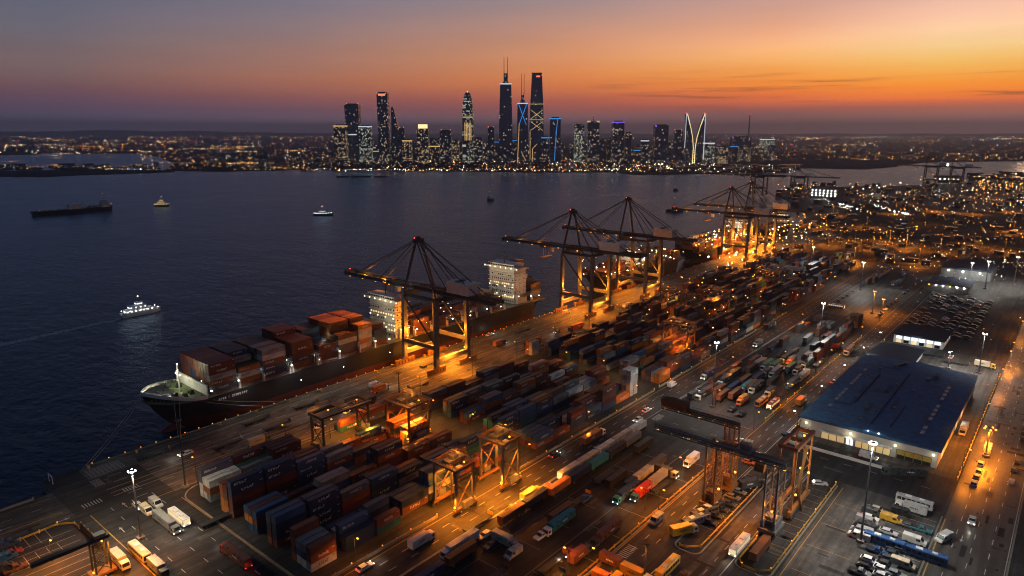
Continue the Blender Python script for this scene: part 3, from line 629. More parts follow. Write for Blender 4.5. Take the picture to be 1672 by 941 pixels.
# ---------------------------------------------------------------- quay cranes
def sts(label, s, t=0., zb=42., za=70., span=24., tip=-60., back=64., lights=1., detail=True, boom_up=False, m1='crane_leg'):
    root = tag(empty('quay_crane', s, t), label, 'crane', 'quay cranes along the berths')
    h = span/2; T1, T2 = 3., 29.; leg = 2.1
    def part(name, mb, m): return mb.build(name, M[m], root)
    for a in (-h, h):
        for tt in (T1, T2):
            part('leg', MB().bar((a, tt, 4.5), (a*.92, tt, zb-.8), leg, leg*1.15), m1)
            bg = MB(); bg.box(a-7, a+7, tt-.55, tt+.55, 2.3, 3.4); bg.sprism([(a-2.4,3.4),(a+2.4,3.4),(a+1,4.8),(a-1,4.8)], tt-.7, tt+.7)
            for k in range(6):
                cs = a-6+k*2.4; bg.box(cs-.9, cs+.9, tt-.45, tt+.45, 1.1, 2.3); bg.tube((cs-.5, tt-.35, .75), (cs-.5, tt+.35, .75), .62, 8); bg.tube((cs+.5, tt-.35, .75), (cs+.5, tt+.35, .75), .62, 8)
            part('bogie', bg, 'steel_orange')
    for tt in (T1, T2): part('sill_beam', MB().box(-h, h, tt-.9, tt+.9, 6.2, 8.6), m1)
    for a in (-h, h):
        part('portal_beam', MB().bar((a*.98, T1, 14.5), (a*.98, T2, 14.5), 1.4, 2.2), m1)
        part('upper_tie', MB().bar((a*.92, T1, zb-1), (a*.92, T2, zb-1), 1.3, 1.8), 'steel_dark')
        part('brace', MB().bar((a*.97, T1+.5, zb-2), (a*.98, T2-.5, 16), .7), 'steel_dark')
    part('cross_girder', MB().box(-h*.92, h*.92, T1-.8, T1+.8, zb-1.8, zb+.4).box(-h*.92, h*.92, T2-.8, T2+.8, zb-1.8, zb+.4), 'steel_dark')
    bm_ = MB()
    for a in (-3.2, 3.2):
        bm_.box(a-.55, a+.55, tip, T1-1.2, zb+.5, zb+2.6)
    k = tip
    while k < T1-3: bm_.box(-2.65, 2.65, k, k+.5, zb+.9, zb+1.6); k += 6
    part('boom', bm_, 'steel_blue')
    mg = MB()
    for a in (-3.2, 3.2): mg.box(a-.55, a+.55, T1-.8, back, zb+.5, zb+2.6)
    k = T1
    while k < back: mg.box(-2.65, 2.65, k, k+.5, zb+.9, zb+1.6); k += 6
    part('main_girder', mg, 'steel_dark')
    rw = MB()
    for a in (-4.3, 4.3):
        rw.box(a-.5, a+.5, tip+1, back-1, zb+.55, zb+.65); 
        for zz in (1.1, 1.7): rw.bar((a*1.1, tip+1, zb+zz), (a*1.1, back-1, zb+zz), .09)
        kk = tip+1
        while kk < back: rw.bar((a*1.1, kk, zb+.6), (a*1.1, kk, zb+1.7), .09); kk += 4
    part('walkway', rw, 'steel')
    for a in (-h*.92, h*.92):
        part('pylon', MB().bar((a, T1, zb), (a*.16, T1+.6, za), 1.0, 1.1), 'steel_dark')
        part('pylon_brace', MB().bar((a, T2, zb), (a*.16, T1+1.4, za-.5), .55), 'steel_dark')
    part('apex', MB().box(-2.6, 2.6, T1-1.2, T1+2.4, za-.8, za+1.2).box(-1.2, 1.2, T1-.6, T1+1.6, za+1.2, za+2.4), 'steel_dark')
    for a in (-1.6, 1.6):
        b3 = 3.2 if a > 0 else -3.2
        part('forestay', MB().bar((a, T1-.6, za+.4), (b3, tip+9, zb+2.6), .42), 'steel_dark')
        part('forestay', MB().bar((a, T1-.6, za), (b3, tip+32, zb+2.6), .36), 'steel_dark')
        part('backstay', MB().bar((a, T1+1.8, za+.4), (b3, back-10, zb+2.6), .42), 'steel_dark')
        part('backstay', MB().bar((a, T1+1.8, za), (b3, T2+1, zb+2.6), .36), 'steel_dark')
    mh = MB().box(-4.6, 4.6, T2+1, T2+17, zb+2.8, zb+8.6).box(-4.9, 4.9, T2+.7, T2+17.3, zb+8.6, zb+9.0)
    for k in range(4): mh.box(4.6, 4.66, T2+3+k*3.6, T2+5+k*3.6, zb+4.6, zb+6.4)
    hs = part('machinery_house', mh, 'white_steel')
    vb = MB()
    for k in range(3): vb.box(-3+k*2.4, -1.6+k*2.4, T2+6, T2+8, zb+9, zb+9.8)
    vb.build('roof_vent', M['steel'], hs)
    part('trolley', MB().box(-3.6, 3.6, -24, -17.5, zb-1.1, zb+.3).box(-2.2, 2.2, -23.5, -18, zb+2.7, zb+3.6), 'steel')
    cb = part('operator_cab', MB().sprism([(-1.2,zb-4.2),(1.2,zb-4.2),(1.4,zb-1.2),(-1.4,zb-1.2)], -17, -14.2), 'white_steel')
    MB().box(-1.1, 1.1, -17.15, -17.03, zb-4, zb-2).build('window', M['glass'], cb)
    sp_ = MB().box(-6.1, 6.1, -22, -19.6, zb-8.5, zb-7.9)
    for a in (-1, 1):
        for bq in (-22, -19.6): sp_.bar((a*1.5, bq, zb-7.9), (a*1.5, bq, zb-1), .1)
    part('spreader', sp_, 'yellow')
    part('boom_tip', MB().box(-4.2, 4.2, tip-1.2, tip+.6, zb+.3, zb+3.2), 'steel_dark')
    sx = MB(); aa = h+1.4
    for k in range(8):
        z0 = 5+k*(zb-6)/8; z1 = 5+(k+1)*(zb-6)/8; y0, y1 = (T2-1.6, T2+1.6) if k % 2 else (T2+1.6, T2-1.6)
        sx.bar((aa, y0, z0), (aa, y1, z1), .7, .12); sx.box(aa-.7, aa+.7, y1-.6, y1+.6, z1-.06, z1+.06)
    for yq in (T2-2.3, T2+2.3): sx.bar((aa, yq, 4), (aa, yq, zb), .16)
    part('stair_tower', sx, 'steel')
    fl = MB()
    for k in range(9): fl.cbox(3.9 if k % 2 else -3.9, tip+4+k*6.2, zb+.1, .5, .7, .45, 0)
    for a in (-h, h):
        for tt, zz in ((T1, 16.5), (T2, 16.5), (T1, 9), (T2, 9)): fl.cbox(a*.9, tt-1.3 if tt > 10 else tt+1.3, zz, .7, .7, .6, 0)
    for a in (-h*.5, h*.5): fl.cbox(a, T1+1, zb-2.4, .9, .6, .5, 0); fl.cbox(a, T2-1, zb-2.4, .9, .6, .5, 0)
    fl.build('floodlight', M['g_sod'], root)
    rb = MB().ball((-2.4, T1, za+1.7), .34).ball((2.4, T1, za+1.7), .34).ball((0, tip-1, zb+3.6), .32); rb.build('beacon', M['g_red'], root)
    if lights:
        for a, tt, zz, p in ((-h*.5, T1+4, 13, .8), (h*.5, T2-5, 13, .8), (-h*.3, T2+3, 11, .5), (0, 12, zb-16, .45)):
            lamp(a, tt, zz, SOD, 62000*lights*p, .5, root, 168)
        for a, tt, zz in ((-h*.72, T1+3.5, 20), (h*.72, T1+3.5, 23), (h*.7, T2-4, 20), (-h*.7, T2-3.6, 12)): lamp(a, tt, zz, SOD, 11000*lights, .4, root)
        for k in (-46, -28): lamp(0, k, zb+5, SOD, 2400*lights, .4, root)
    return root
sts('dark quay crane nearest the camera, boom reaching over the big ship amidships', 258.5, lights=1.2, span=25)
FLOOD = lamp(255, -19, 47, SOD, 230000, .5, None, 50)
FLOOD.rotation_euler = (Vector((255, 19, 47))-Vector((216, 18, 27))).to_track_quat('Z', 'Y').to_euler()
sts('dark quay crane by the stern of the big ship, second along the quay', 410., zb=45.5, za=73, lights=1.0, span=24)
sts('dark quay crane third along the quay, tall apex above the second ship', 488., zb=46.5, za=76, lights=.7, span=24, tip=-58)
sts('orange lit quay crane fourth along the quay, left one of the far pair', 698., zb=45, za=72, lights=2.0, span=26)
sts('orange lit quay crane fifth along the quay, right one of the far pair', 752., zb=46, za=75, lights=2.0, span=26)
sts('small dark quay crane at the land point with its boom low over the water', at(1303,322)[0], at(1303,322)[1]-16, zb=40, za=62, lights=0, tip=-125, back=92)
sts('faint quay crane beyond the land point, seen edge on against water', at(1238,318)[0], at(1238,318)[1]-16, zb=38, za=48, lights=0, tip=-110, back=70)
sts('far hazy quay crane left of the bright flood lamp across the channel', at(1518,303)[0], at(1518,303)[1]-16, zb=46, za=70, lights=0)
sts('far hazy quay crane right of the bright flood lamp across the channel', at(1560,304)[0], at(1560,304)[1]-16, zb=44, za=64, lights=0)

# ---------------------------------------------------------------- yard gantry cranes
def rtg(label, s, t, ls, lt, h, beams_t=True, m='steel_orange', lm='crane_leg', lit=1., rz=0.):
    """four legs, two top girders across lt (or ls), sill beams with wheels, trolley and cab."""
    root = tag(empty('yard_gantry_crane', s, t, 0, rz), label, 'yard crane', 'yard gantry cranes')
    a, b = ls/2, lt/2
    def part(name, mb, mm): return mb.build(name, M[mm], root)
    for x in (-a, a):
        for y in (-b, b): part('leg', MB().bar((x, y, 2.2), (x, y, h), .72, .8), lm)
    for y in (-b, b):
        part('sill_beam', MB().box(-a-1.2, a+1.2, y-.55, y+.55, 1.5, 2.5), m)
        br = MB()
        br.bar((-a, y, 3), (a, y, h-4.), .32); br.bar((a, y, 3), (-a, y, h-4.), .32); br.bar((-a, y, h-3.5), (a, y, h-3.5), .5)
        part('brace', br, m)
        for x in (-a, a):
            w = MB()
            for d in (-1., 1.): w.tube((x+d, y-.35, .8), (x+d, y+.35, .8), .8, 10)
            part('wheel', w, 'rubber')
    for x in (-a, a): part('top_girder', MB().box(x-.45, x+.45, -b-1.2, b+1.2, h, h+1.2), m)
    for y in (-b-.6, b+.6): part('end_tie', MB().box(-a+.6, a-.6, y-.35, y+.35, h+.2, h+1.2), m)
    rl_ = MB()
    for x in (-a-1., a+1.):
        rl_.bar((x, -b-1.2, h+2.5), (x, b+1.2, h+2.5), .09)
        k = -b-1.2
        while k <= b+1.2: rl_.bar((x, k, h+1.4), (x, k, h+2.5), .08); k += 1.6
        rl_.box(x-.5, x+.5, -b-1.2, b+1.2, h+1.35, h+1.43)
    part('walkway', rl_, 'steel')
    part('trolley', MB().box(-a*.9, a*.9, -1.8, 1.8, h+1.5, h+2.3).box(-1.6, 1.2, -1.3, 1.3, h+2.3, h+3.7), 'steel')
    cb = part('operator_cab', MB().box(-1.1, 1.1, 2., 4.2, h-2.6, h-.1), 'white_steel')
    MB().box(-1.16, -1.1, 2.2, 4., h-2., h-.8).build('window', M['glass'], cb)
    part('engine_house', MB().box(-a*.5, a*.5, b+.6, b+2., 2.6, 4.9), 'steel')
    part('electric_house', MB().box(-a*.4, a*.4, -b-2., -b-.6, 2.6, 4.6), 'steel')
    fl = MB()
    for x in (-a, a):
        for y in (-b, -b/3, b/3, b): fl.cbox(x*.82, y*.97, h-.45, .5, .5, .4)
        fl.cbox(x*1.15, b*.97, 3.2, .5, .5, .5)
    part('floodlight', fl, 'g_sod')
    if lit:
        lamp(0, 0, h-1.5, SOD, 22000*lit, .4, root, 150); lamp(-a-2, b*.9, 7, SOD, 10000*lit, .3, root, 160); lamp(a+1.5, -b*.8, h+3.5, SOD, 1500*lit, .3, root); lamp(-a*.6, b*.5, h+6, SOD, 1800*lit, .3, root); lamp(a+2, b*.6, 7, SOD, 7000*lit, .3, root, 160)
    return root
rtg('yellow lit gantry crane straddling the kerb beside the tall blue and white stack', 155.2, 132.5, 8.5, 10.5, 16.5, lit=1.6)
rtg('grey legged gantry crane with a small white cab box, over the main road edge', 178.5, 133.6, 9, 11, 18, lit=1.8)
rtg('orange glowing gantry crane over bright topped containers behind the front block', 182.5, 77.4, 11, 14, 16.5, lm='steel_orange', lit=1.6)
rtg('dark gantry crane near the quay road with one leg pair lit orange', 160.5, 59.6, 8, 23, 15.5, lm='steel_dark', m='steel_dark', lit=.9, rz=PI/2)
rtg('orange gantry crane between dark stacks of the third block', 372, 110.5, 10, 16, 16, lm='steel_orange', lit=1.3)
rtg('white lit gantry crane far back in the fourth block', 468, 92, 10, 16, 16, lit=.8)
rtg('small orange gantry crane over the fifth block', 560, 96, 10, 16, 16, lm='steel_orange', lit=.8)
rtg('dim gantry crane deep in the fourth block beside the quay road', 452, 66, 10, 16, 15, lit=.6)
# ---------------------------------------------------------------- rail gantry with cantilever girders, right of the truck lot
def big_gantry():
    root = tag(empty('rail_gantry_crane', 217, 214), 'tall rust orange rail gantry crane with long girders reaching over the truck lot', 'gantry crane')
    def part(name, mb, mm): return mb.build(name, M[mm], root)
    def tower(s0, s1, t0, t1, h, m, braces=True):
        for a in (s0, s1):
            for b in (t0, t1): part('leg', MB().bar((a, b, 5.5), (a, b, h), .55), m)
        br = MB(); k = 6.; fl = 0
        while k < h-3:
            for b in (t0, t1): br.bar((s0, b, k if fl else k+4), (s1, b, k+4 if fl else k), .16); br.bar((s0, b, k), (s1, b, k), .18)
            for a in (s0, s1): br.bar((a, t0, k if fl else k+4), (a, t1, k+4 if fl else k), .16); br.bar((a, t0, k), (a, t1, k), .18)
            k += 4; fl ^= 1
        part('lattice', br, m)
        bs = MB().box(s0-1.2, s1+1.2, t0-1., t1+1., 1.9, 3.1).box(s0-.4, s1+.4, t0-.5, t0+.5, 3.1, 5.6).box(s0-.4, s1+.4, t1-.5, t1+.5, 3.1, 5.6).box((s0+s1)/2-1.4, (s0+s1)/2+1.4, t0-.2, t1+.2, 3.1, 6.4)
        part('base_frame', bs, m)
        wh = MB()
        for a in (s0, (s0+s1)/2, s1):
            for b in (t0, t1): wh.tube((a-.6, b-.4, .9), (a-.6, b+.4, .9), .85, 10); wh.tube((a+.9, b-.4, .9), (a+.9, b+.4, .9), .85, 10)
        part('wheel', wh, 'rubber')
    # local frame: origin at (217, 214)
    tower(-6.5, -.5, -13., -9.4, 25, 'steel_orange')
    tower(8.5, 13., -13., -9.4, 27, 'steel_orange')
    tower(-9.5, -3., 8.8, 12.6, 24, 'crane_leg')
    def girder(a, t0, t1, z, m, w=1.5, h=1.7):
        g_ = MB()
        for x in (a-w/2, a+w/2):
            for zz in (z+.2, z+h): g_.bar((x, t0, zz), (x, t1, zz), .38)
            k = t0; up = 0
            while k < t1-1.9:
                g_.bar((x, k, z+.2 if up else z+h), (x, k+2, z+h if up else z+.2), .17); g_.bar((x, k, z+.2), (x, k, z+h), .17); k += 2; up ^= 1
        k = t0
        while k < t1: g_.bar((a-w/2, k, z+.2), (a+w/2, k, z+.2), .16); k += 2
        g_.box(a-w/2, a+w/2, t0, t1, z+h+.02, z+h+.1)
        part('girder', g_, m)
        l_ = MB(); k = t0+1.5
        while k < t1: l_.cbox(a+w/2+.3, k, z-.25, .3, .3, .25); k += 4.6
        part('floodlight', l_, 'g_sod')
        r_ = MB()
        for x in (a-w/2-.2, a+w/2+.2):
            r_.bar((x, t0, z+h+1.2), (x, t1, z+h+1.2), .09); k = t0
            while k < t1: r_.bar((x, k, z+h+.15), (x, k, z+h+1.2), .08); k += 2
        part('railing', r_, 'steel_orange')
    girder(-6.5, -33., 14., 24.2, 'steel_blue'); girder(10.5, -39., -8.5, 25.6, 'steel_dark', 1.9, 1.8)
    girder(-1.2, -14., 13., 22.6, 'steel_dark', 1.2, 1.4)
    part('machinery_house', MB().box(8.6, 12.6, -39., -29., 27.5, 29.7).box(8.4, 12.8, -39.2, -28.8, 29.7, 29.95), 'rust')
    part('trolley', MB().box(-9, -4, -2., 3., 26.6, 27.4).box(-8, -5.4, -1., 2., 27.4, 29.2), 'steel')
    part('operator_cab', MB().box(-7.8, -5.2, 4.2, 7.2, 21, 23.8), 'steel_orange')
    # far portal with its own flat top frame
    for a in (7., 24.):
        for b in (7.5, 12.8): part('leg', MB().bar((a, b, 3.), (a, b, 25), .55), 'steel_orange')
        part('cross_brace', MB().bar((a, 7.5, 5), (a, 12.8, 14), .25).bar((a, 12.8, 14), (a, 7.5, 23), .25), 'steel_orange')
    part('leg', MB().bar((15.5, 12.8, 3.), (15.5, 12.8, 25), .55), 'steel_orange')
    part('top_frame', MB().box(6, 25, 6.9, 8.1, 25, 26.3).box(6, 25, 12.2, 13.4, 25, 26.3).box(6, 7.2, 8.1, 12.2, 25.1, 26.2).box(23.8, 25, 8.1, 12.2, 25.1, 26.2).box(15, 16, 8.1, 12.2, 25.1, 26.2), 'rust')
    part('base_frame', MB().box(5, 26, 6.9, 8.1, 1.6, 3.).box(5, 26, 12.2, 13.4, 1.6, 3.), 'steel_orange')
    w = MB()
    for k in range(6):
        for b in (7.5, 12.8): w.tube((6.5+k*3.6, b-.4, .8), (6.5+k*3.6, b+.4, .8), .8, 10)
    part('wheel', w, 'rubber')
    part('stair', MB().bar((14, 14.2, .3), (7, 14.2, 12), .8, .12).bar((7, 14.2, 12), (14, 14.2, 25), .8, .12), 'steel_orange')
    fl = MB()
    for c_ in ((-3,-11,24.5),(-6.5,-32,24),(-6.5,-20,24),(10.5,-38,25.2),(10.5,-24,25.2),(10.5,-14,25.2),(-6,10.5,7.5),(-6,13.3,23.4),(10,8,23.6),(16,13.6,21),(24,10,23.6),(20,13.8,12),(7,13.8,9),(11,-9,8),(-3.5,-9,7.5),(15.5,12.2,15)):
        fl.cbox(*c_, .6, .6, .5)
    part('floodlight', fl, 'g_sod')
    for c_, p, sp_ in (((-3,-11.2,18),1100,0),((-6,10.7,9.5),2200,0),((16,10.3,12),3800,0),((16,10.3,20),1500,0),((11,-11,14),900,0),((8,-26,24.5),14000,150),((-8,-22,23),26000,150),((2,-20,10),9000,160),((-9,2,9),9000,160)): lamp(*c_, SOD, p, .35, root, sp_ or None)
    return root
big_gantry()
def low_gantry():
    s, t = at(168, 938)
    root = tag(empty('yard_gantry_crane', s, t), 'dark narrow gantry tower with a long low beam over empty bays', 'yard crane', 'yard gantry cranes')
    def part(name, mb, mm): return mb.build(name, M[mm], root)
    for a in (-2, 2):
        for b in (-1.6, 1.6): part('leg', MB().bar((a, b, 1.6), (a, b, 11.4), .42), 'steel_dark')
    br = MB(); k = 2.
    while k < 9:
        for b in (-1.6, 1.6): br.bar((-2, b, k), (2, b, k+3.4), .2); br.bar((2, b, k), (-2, b, k+3.4), .2)
        k += 3.6
    part('lattice', br, 'steel_dark')
    part('beam', MB().box(-17, 3, -.7, .7, 11.4, 12.4).box(-17, 3, -.9, .9, 12.4, 12.55), 'steel_dark')
    part('base_frame', MB().box(-3.4, 3.4, -2.2, 2.2, .9, 1.7), 'steel_orange')
    part('trolley', MB().box(-1, 2, -1.2, 1.2, 12.55, 13.6), 'steel')
    w = MB()
    for a in (-2.6, 0, 2.6):
        for b in (-1.9, 1.9): w.tube((a, b-.3, .6), (a, b+.3, .6), .6, 8)
    part('wheel', w, 'rubber')
    part('floodlight', MB().cbox(-3, 2.4, 3, .4, .4, .4).cbox(1, 0, 10.6, .4, .4, .4), 'g_sod')
    lamp(3, 3, 11, SOD, 12000, .4, root, 160); lamp(8, 10, 9, SOD, 9000, .4, root, 160); lamp(-9, -3, 12, SOD, 12000, .4, root, 160)
low_gantry()

# ---------------------------------------------------------------- ships along the berths
def hull(root, s0, L, tc, bm_, zd, zwl, fl=9., bulb=True, mats=('hull_black','hull_red')):
    hb = bm_/2
    def hw(x, f):           # half breadth at distance x from the stem, f: 0 at the keel, 1 at the deck
        e = 21 + (1-f)*36; st0 = 0.
        a = max(0, min(1, (x-st0)/e)); b = max(0, min(1, (L-x)/ (12+(1-f)*26)))
        return max(.12, hb*(1-(1-a)**2.3)*(1 if f > .8 else .25+.75*(1-(1-b)**2)) * (1 if x < L-2 or f > .5 else .8))
    xs = [0,.8,2,4,7,11,16,22,30,42,60,L*.35,L*.6,L*.75,L-30,L-16,L-8,L-2,L]
    def dz(x): return zd + fl*.45*max(0, 1-x/22)**1.2
    def shell(levels, name, m):
        rings = []
        for x in xs:
            sx = lambda f: s0 + x + (1-f)*21*max(0, 1-x/70)
            lft = [(sx(f), tc-hw(x, f), (zz if zz < zd else dz(x))) for f, zz in levels]
            rgt = [(sx(f), tc+hw(x, f), (zz if zz < zd else dz(x))) for f, zz in reversed(levels)]
            rings.append(lft+rgt)
        return MB().loft(rings).build(name, M[m], root)
    shell([(.62, zwl), (.78, (zwl+zd)/2), (1., zd)], 'hull', mats[0])
    bt = shell([(0., -12.), (.3, -4.5), (.62, zwl-.02)], 'boot_topping', mats[1])
    if bulb:
        rings = []
        for x, r in ((-1.5,.3),(-.4,1.5),(1.5,2.4),(5,2.9),(12,3.2),(20,3.)):
            rings.append([(s0+8+x, tc+r*.8*math.cos(a), -4.2+r*math.sin(a)) for a in [2*PI*i/12 for i in range(12)]])
        MB().loft(rings).build('bulbous_bow', M[mats[1]], root)
    return hw, dz
def house(root, s0, s1, t0, t1, z0, z1, wing=True, nw=10, bridge=True, lit=True):
    nd = int((z1-z0)/2.9); fh = (z1-z0)/nd
    b = MB().box(s0, s1, t0+4.2, t1-4.2, z0, z1).box(s0+1.5, s1-1.5, t0+2, t1-2, z0, z0+fh*2)
    for k in range(1, nd):
        b.box(s0-.7, s1+.5, t0+3.6, t1-3.6, z0+k*fh-.09, z0+k*fh+.09)
    h = b.build('accommodation_block', M['white_steel'], root)
    for k in range(nd-1):
        w = MB()
        for j in range(nw):
            if R.random() < .25: continue
            tt = t0+5.2+(t1-t0-10.4)*j/(nw-1); w.box(s0-.04, s0+.02, tt-.45, tt+.45, z0+k*fh+1.1, z0+k*fh+2.)
        if w.v: w.build('window', M['g_cabin' if R.random() < .22 else 'glass'], h)
        w = MB()
        for j in range(3): ss = s0+2+(s1-s0-4)*j/2; w.box(ss-.4, ss+.4, t1-4.22, t1-4.16, z0+k*fh+1.1, z0+k*fh+2.)
        w.build('window', M['glass'], h)
    br = MB().box(s0-1.2, s1-1.5, t0, t1, z1, z1+.5).box(s0-.6, s1-3, t0+4, t1-4, z1+.5, z1+3.2).box(s0-1, s1-2.6, t0+3.6, t1-3.6, z1+3.2, z1+3.5)
    for a in (t0, t1-.15): br.box(s0-1.2, s1-4, a, a+.15, z1+.5, z1+1.5)
    br.box(s0-1.2, s0-1.05, t0, t1, z1+.5, z1+1.5)
    bo = br.build('bridge', M['white_steel'], root)
    w = MB()
    for j in range(14):
        tt = t0+5+(t1-t0-10)*j/13; w.box(s0-.66, s0-.6, tt-.6, tt+.6, z1+1.7, z1+2.7)
    w.build('window', M['glass'], bo)
    mb = MB().bar((s0+3, (t0+t1)/2, z1+3.5), (s0+3, (t0+t1)/2, z1+12), .45).bar((s0+3, (t0+t1)/2-3, z1+9), (s0+3, (t0+t1)/2+3, z1+9), .25).bar((s0+3, (t0+t1)/2-2, z1+7), (s0+3, (t0+t1)/2+2, z1+7), .3)
    mb.bar((s0+2, t0+5, z1+3.5), (s0+2, t0+5, z1+7), .2).bar((s0+2, t1-5, z1+3.5), (s0+2, t1-5, z1+7), .2).box(s0+2.2, s0+2.6, (t0+t1)/2-2.4, (t0+t1)/2+2.4, z1+10, z1+10.4)
    mb.build('radar_mast', M['steel_dark'], root)
    dl = MB()
    for j in range(7): dl.cbox(s0-1.3, t0+1+(t1-t0-2)*j/6, z1+.55, .3, .3, .35)
    for j in range(4): dl.cbox(s0-.7, t0+4+(t1-t0-8)*j/3, z0+fh*1.9, .3, .5, .3); dl.cbox(s0-.7, t0+5+(t1-t0-10)*j/3, z0+fh*3.9, .3, .5, .3)
    for j in range(3): dl.cbox(s0+2+j*3, t1-1.4, z0+fh*2-.5, .3, .3, .3)
    dl.build('deck_light', M['g_warm2'], root)
M['g_cabin'] = glow('lit_cabin', (1,.70,.32), 1.6); M['g_warm2'] = glow('deck_lamp_glow', (1,.85,.55), 9)
ship = tag(empty('container_ship', 112, -19.2), 'huge black hulled container ship with red underside, stacked with containers, two white bridge blocks', 'ship')
hw, dz = hull(ship, 0, 276, 0, 32.4, 12., 2.6)
def deckpoly(x0, x1, inset, z, n=24):
    xs = [x0+(x1-x0)*k/n for k in range(n+1)]
    return [(x, -max(.05, hw(x, 1)-inset)) for x in xs] + [(x, max(.05, hw(x, 1)-inset)) for x in reversed(xs)]
MB().prism(deckpoly(22, 276, .1, 0, 30), 11.2, 12.05).build('deck', M['deck_grey'], ship)
fd = deckpoly(1, 22.5, .15, 0, 18)
MB().prism(fd, 12.0, 13.0).build('forecastle_deck', M['deck_green'], ship)
bw = MB(); xs = [.2+22*((k/22)**1.5) for k in range(23)]
for a, c in zip(xs, xs[1:]):
    for sg in (-1, 1):
        bw.bar((a, sg*hw(a, 1), dz(a)+.7), (c, sg*hw(c, 1), dz(c)+.7), .25, 1.7)
bw.build('bulwark', M['white_steel'], ship)
MB().box(22.4, 22.9, -15.2, 15.2, 12, 17.6).box(22.2, 23.1, -15.3, 15.3, 17.6, 17.85).build('breakwater', M['white_wall'], ship)
fm = MB().bar((17, 0, 13), (17, 0, 26), .5).bar((17, -2.2, 21), (17, 2.2, 21), .3).box(16.4, 17.6, -1, 1, 18, 18.3); fm.build('foremast', M['white_steel'], ship)
MB().cbox(16.9, -2, 21.2, .4, .4, .4).cbox(16.9, 2, 21.2, .4, .4, .4).cbox(17, 0, 26, .4, .4, .4).build('mast_lamp', M['g_warm2'], ship)
for a, c in ((8,-3),(8,3),(12.5,-5),(12.5,5),(15,-9),(15,9),(19,-6),(19,7)):
    w = MB().box(a-1.1, a+1.1, c-1.3, c+1.3, 13, 13.5).tube((a, c-1.1, 14.2), (a, c+1.1, 14.2), .7, 10).box(a-.8, a+.8, c+1.1, c+1.5, 13.5, 15)
    w.build('winch', M['steel_dark'], ship)
bl = MB()
for k in range(16):
    x = 3+k*1.15
    for sg in (-1, 1): bl.tube((x, sg*max(.3, hw(x,1)-1.2), 13), (x, sg*max(.3, hw(x,1)-1.2), 14), .28, 6)
bl.build('deck_bollards', M['steel'], ship)
for x0, ln in ((25.3,12.9),(38.6,11.3),(51.2,12.9),(67.3,12.9),(83,11.3),(95.2,12.5),(108.6,9.6),(119.2,9.2),(149,12.5),(162.5,12.5),(176,12.5),(189.5,12.5),(203,12.5),(217,12.5),(260.3,11.8)):
    MB().box(x0, x0+ln, -14.6, 14.6, 12, 13.15).build('hatch_cover', M['rust'], ship)
for x in (38.1, 50.6, 64.9, 66.5, 81.2, 82.6, 94.8, 108.1, 118.6, 148.5, 161.9, 175.4, 188.9, 202.4, 216.4, 229.8, 259.8):
    lb = MB()
    for tt in range(-14, 15, 4): lb.box(x-.18, x+.18, tt-.2, tt+.2, 12, 17.4)
    lb.box(x-.3, x+.3, -15, 15, 17.4, 17.7); lb.bar((x, -15, 18.6), (x, 15, 18.6), .1)
    lb.box(x-.45, x+.45, 14.6, 15.6, 12, 15.8)
    lb.build('lashing_bridge', M['white_steel'], ship)
rl = MB()
for k in range(62):
    x = 24+k*4; tt = hw(x, 1)-.2; rl.bar((x, tt, 12), (x, tt, 13.2), .08)
rl.bar((24, 15.9, 13.2), (258, 15.9, 13.2), .09); rl.bar((24, 15.9, 12.6), (258, 15.9, 12.6), .07); rl.build('deck_railing', M['steel'], ship)
house(ship, 137, 146.5, -15.4, 15.4, 12.05, 33.5)
house(ship, 244.5, 257.5, -15.6, 15.6, 12.05, 36.5, nw=12)
MB().box(259, 265, -4, 4, 29.5, 40).box(258.6, 265.4, -4.3, 4.3, 37, 38.4).build('funnel', M['hull_black'], ship)
MB().box(258, 266, -6, 6, 12.05, 29.5).build('engine_casing', M['white_steel'], ship)
lbt = MB().loft([[(0+a, b*1.1, c) for b, c in ((-1.2,0),(1.2,0),(1.4,1.2),(0,2.),(-1.4,1.2))] for a in (0,.01)] + [[(a, b, c) for b, c in ((-1.2,0),(1.2,0),(1.4,1.2),(0,2.),(-1.4,1.2))] for a in (6, 7)])
o = lbt.build('lifeboat', M['steel_orange'], ship); o.location = (248, -15.4, 17)
for k, x in enumerate((24.5, 37.8, 50.9, 66, 82.4, 95, 108.4, 119, 129, 150, 165, 180, 196, 212, 226, 259, 268)):
    f = MB().cbox(x, 15.2, 15.6 if k % 2 else 14.4, .5, .5, .45)
    if k % 3 == 0: f.cbox(x+.3, 6, 17, .5, .5, .45)
    f.build('deck_light', M['g_grn'], ship)
for x, tt, z, p in ((25,14,16.5,500),(38.2,13.5,18,1500),(51,12,17.5,1600),(66,14.6,18.5,700),(82.2,14.8,17,600),(95,14.5,17,600),(93,4,24,1200),(108.2,14.6,17,700),(119,14.5,17,900),(131,8,21,2400),(150,14.8,18,900),(176,14.8,18,900),(203,14.8,18,1100),(230,14.8,18,1500)):
    lamp(x, min(tt, 10.5), z-1, GRN, p*.12, .3, ship)
lamp(9, 2, 21, (1,.93,.62), 4200, .4, ship); lamp(16, -3, 22, (1,.93,.62), 3000, .4, ship)
for x, tt, z, p in ((128,4,36,4200),(131,10,26,1500),(232,-8,38,4500),(232,8,38,4500),(236,12,20,1400),(250,19,28,900)): lamp(x, tt, z, (1,.80,.48), p*.5, .5, ship)
mk = MB()
for k in range(15):
    x = 27+k*.95; tt = hw(x, .9)+.03
    if k in (4, 6): continue
    zz = 9.3; mk.box(x, x+.18, tt-.2, tt+.07, zz, zz+1.1); mk.box(x+.18, x+.6, tt-.2, tt+.07, zz+R.choice((0,.45,.9)), zz+R.choice((1.,1.1)))
mk.build('bow_lettering', M['c_mark'], ship)
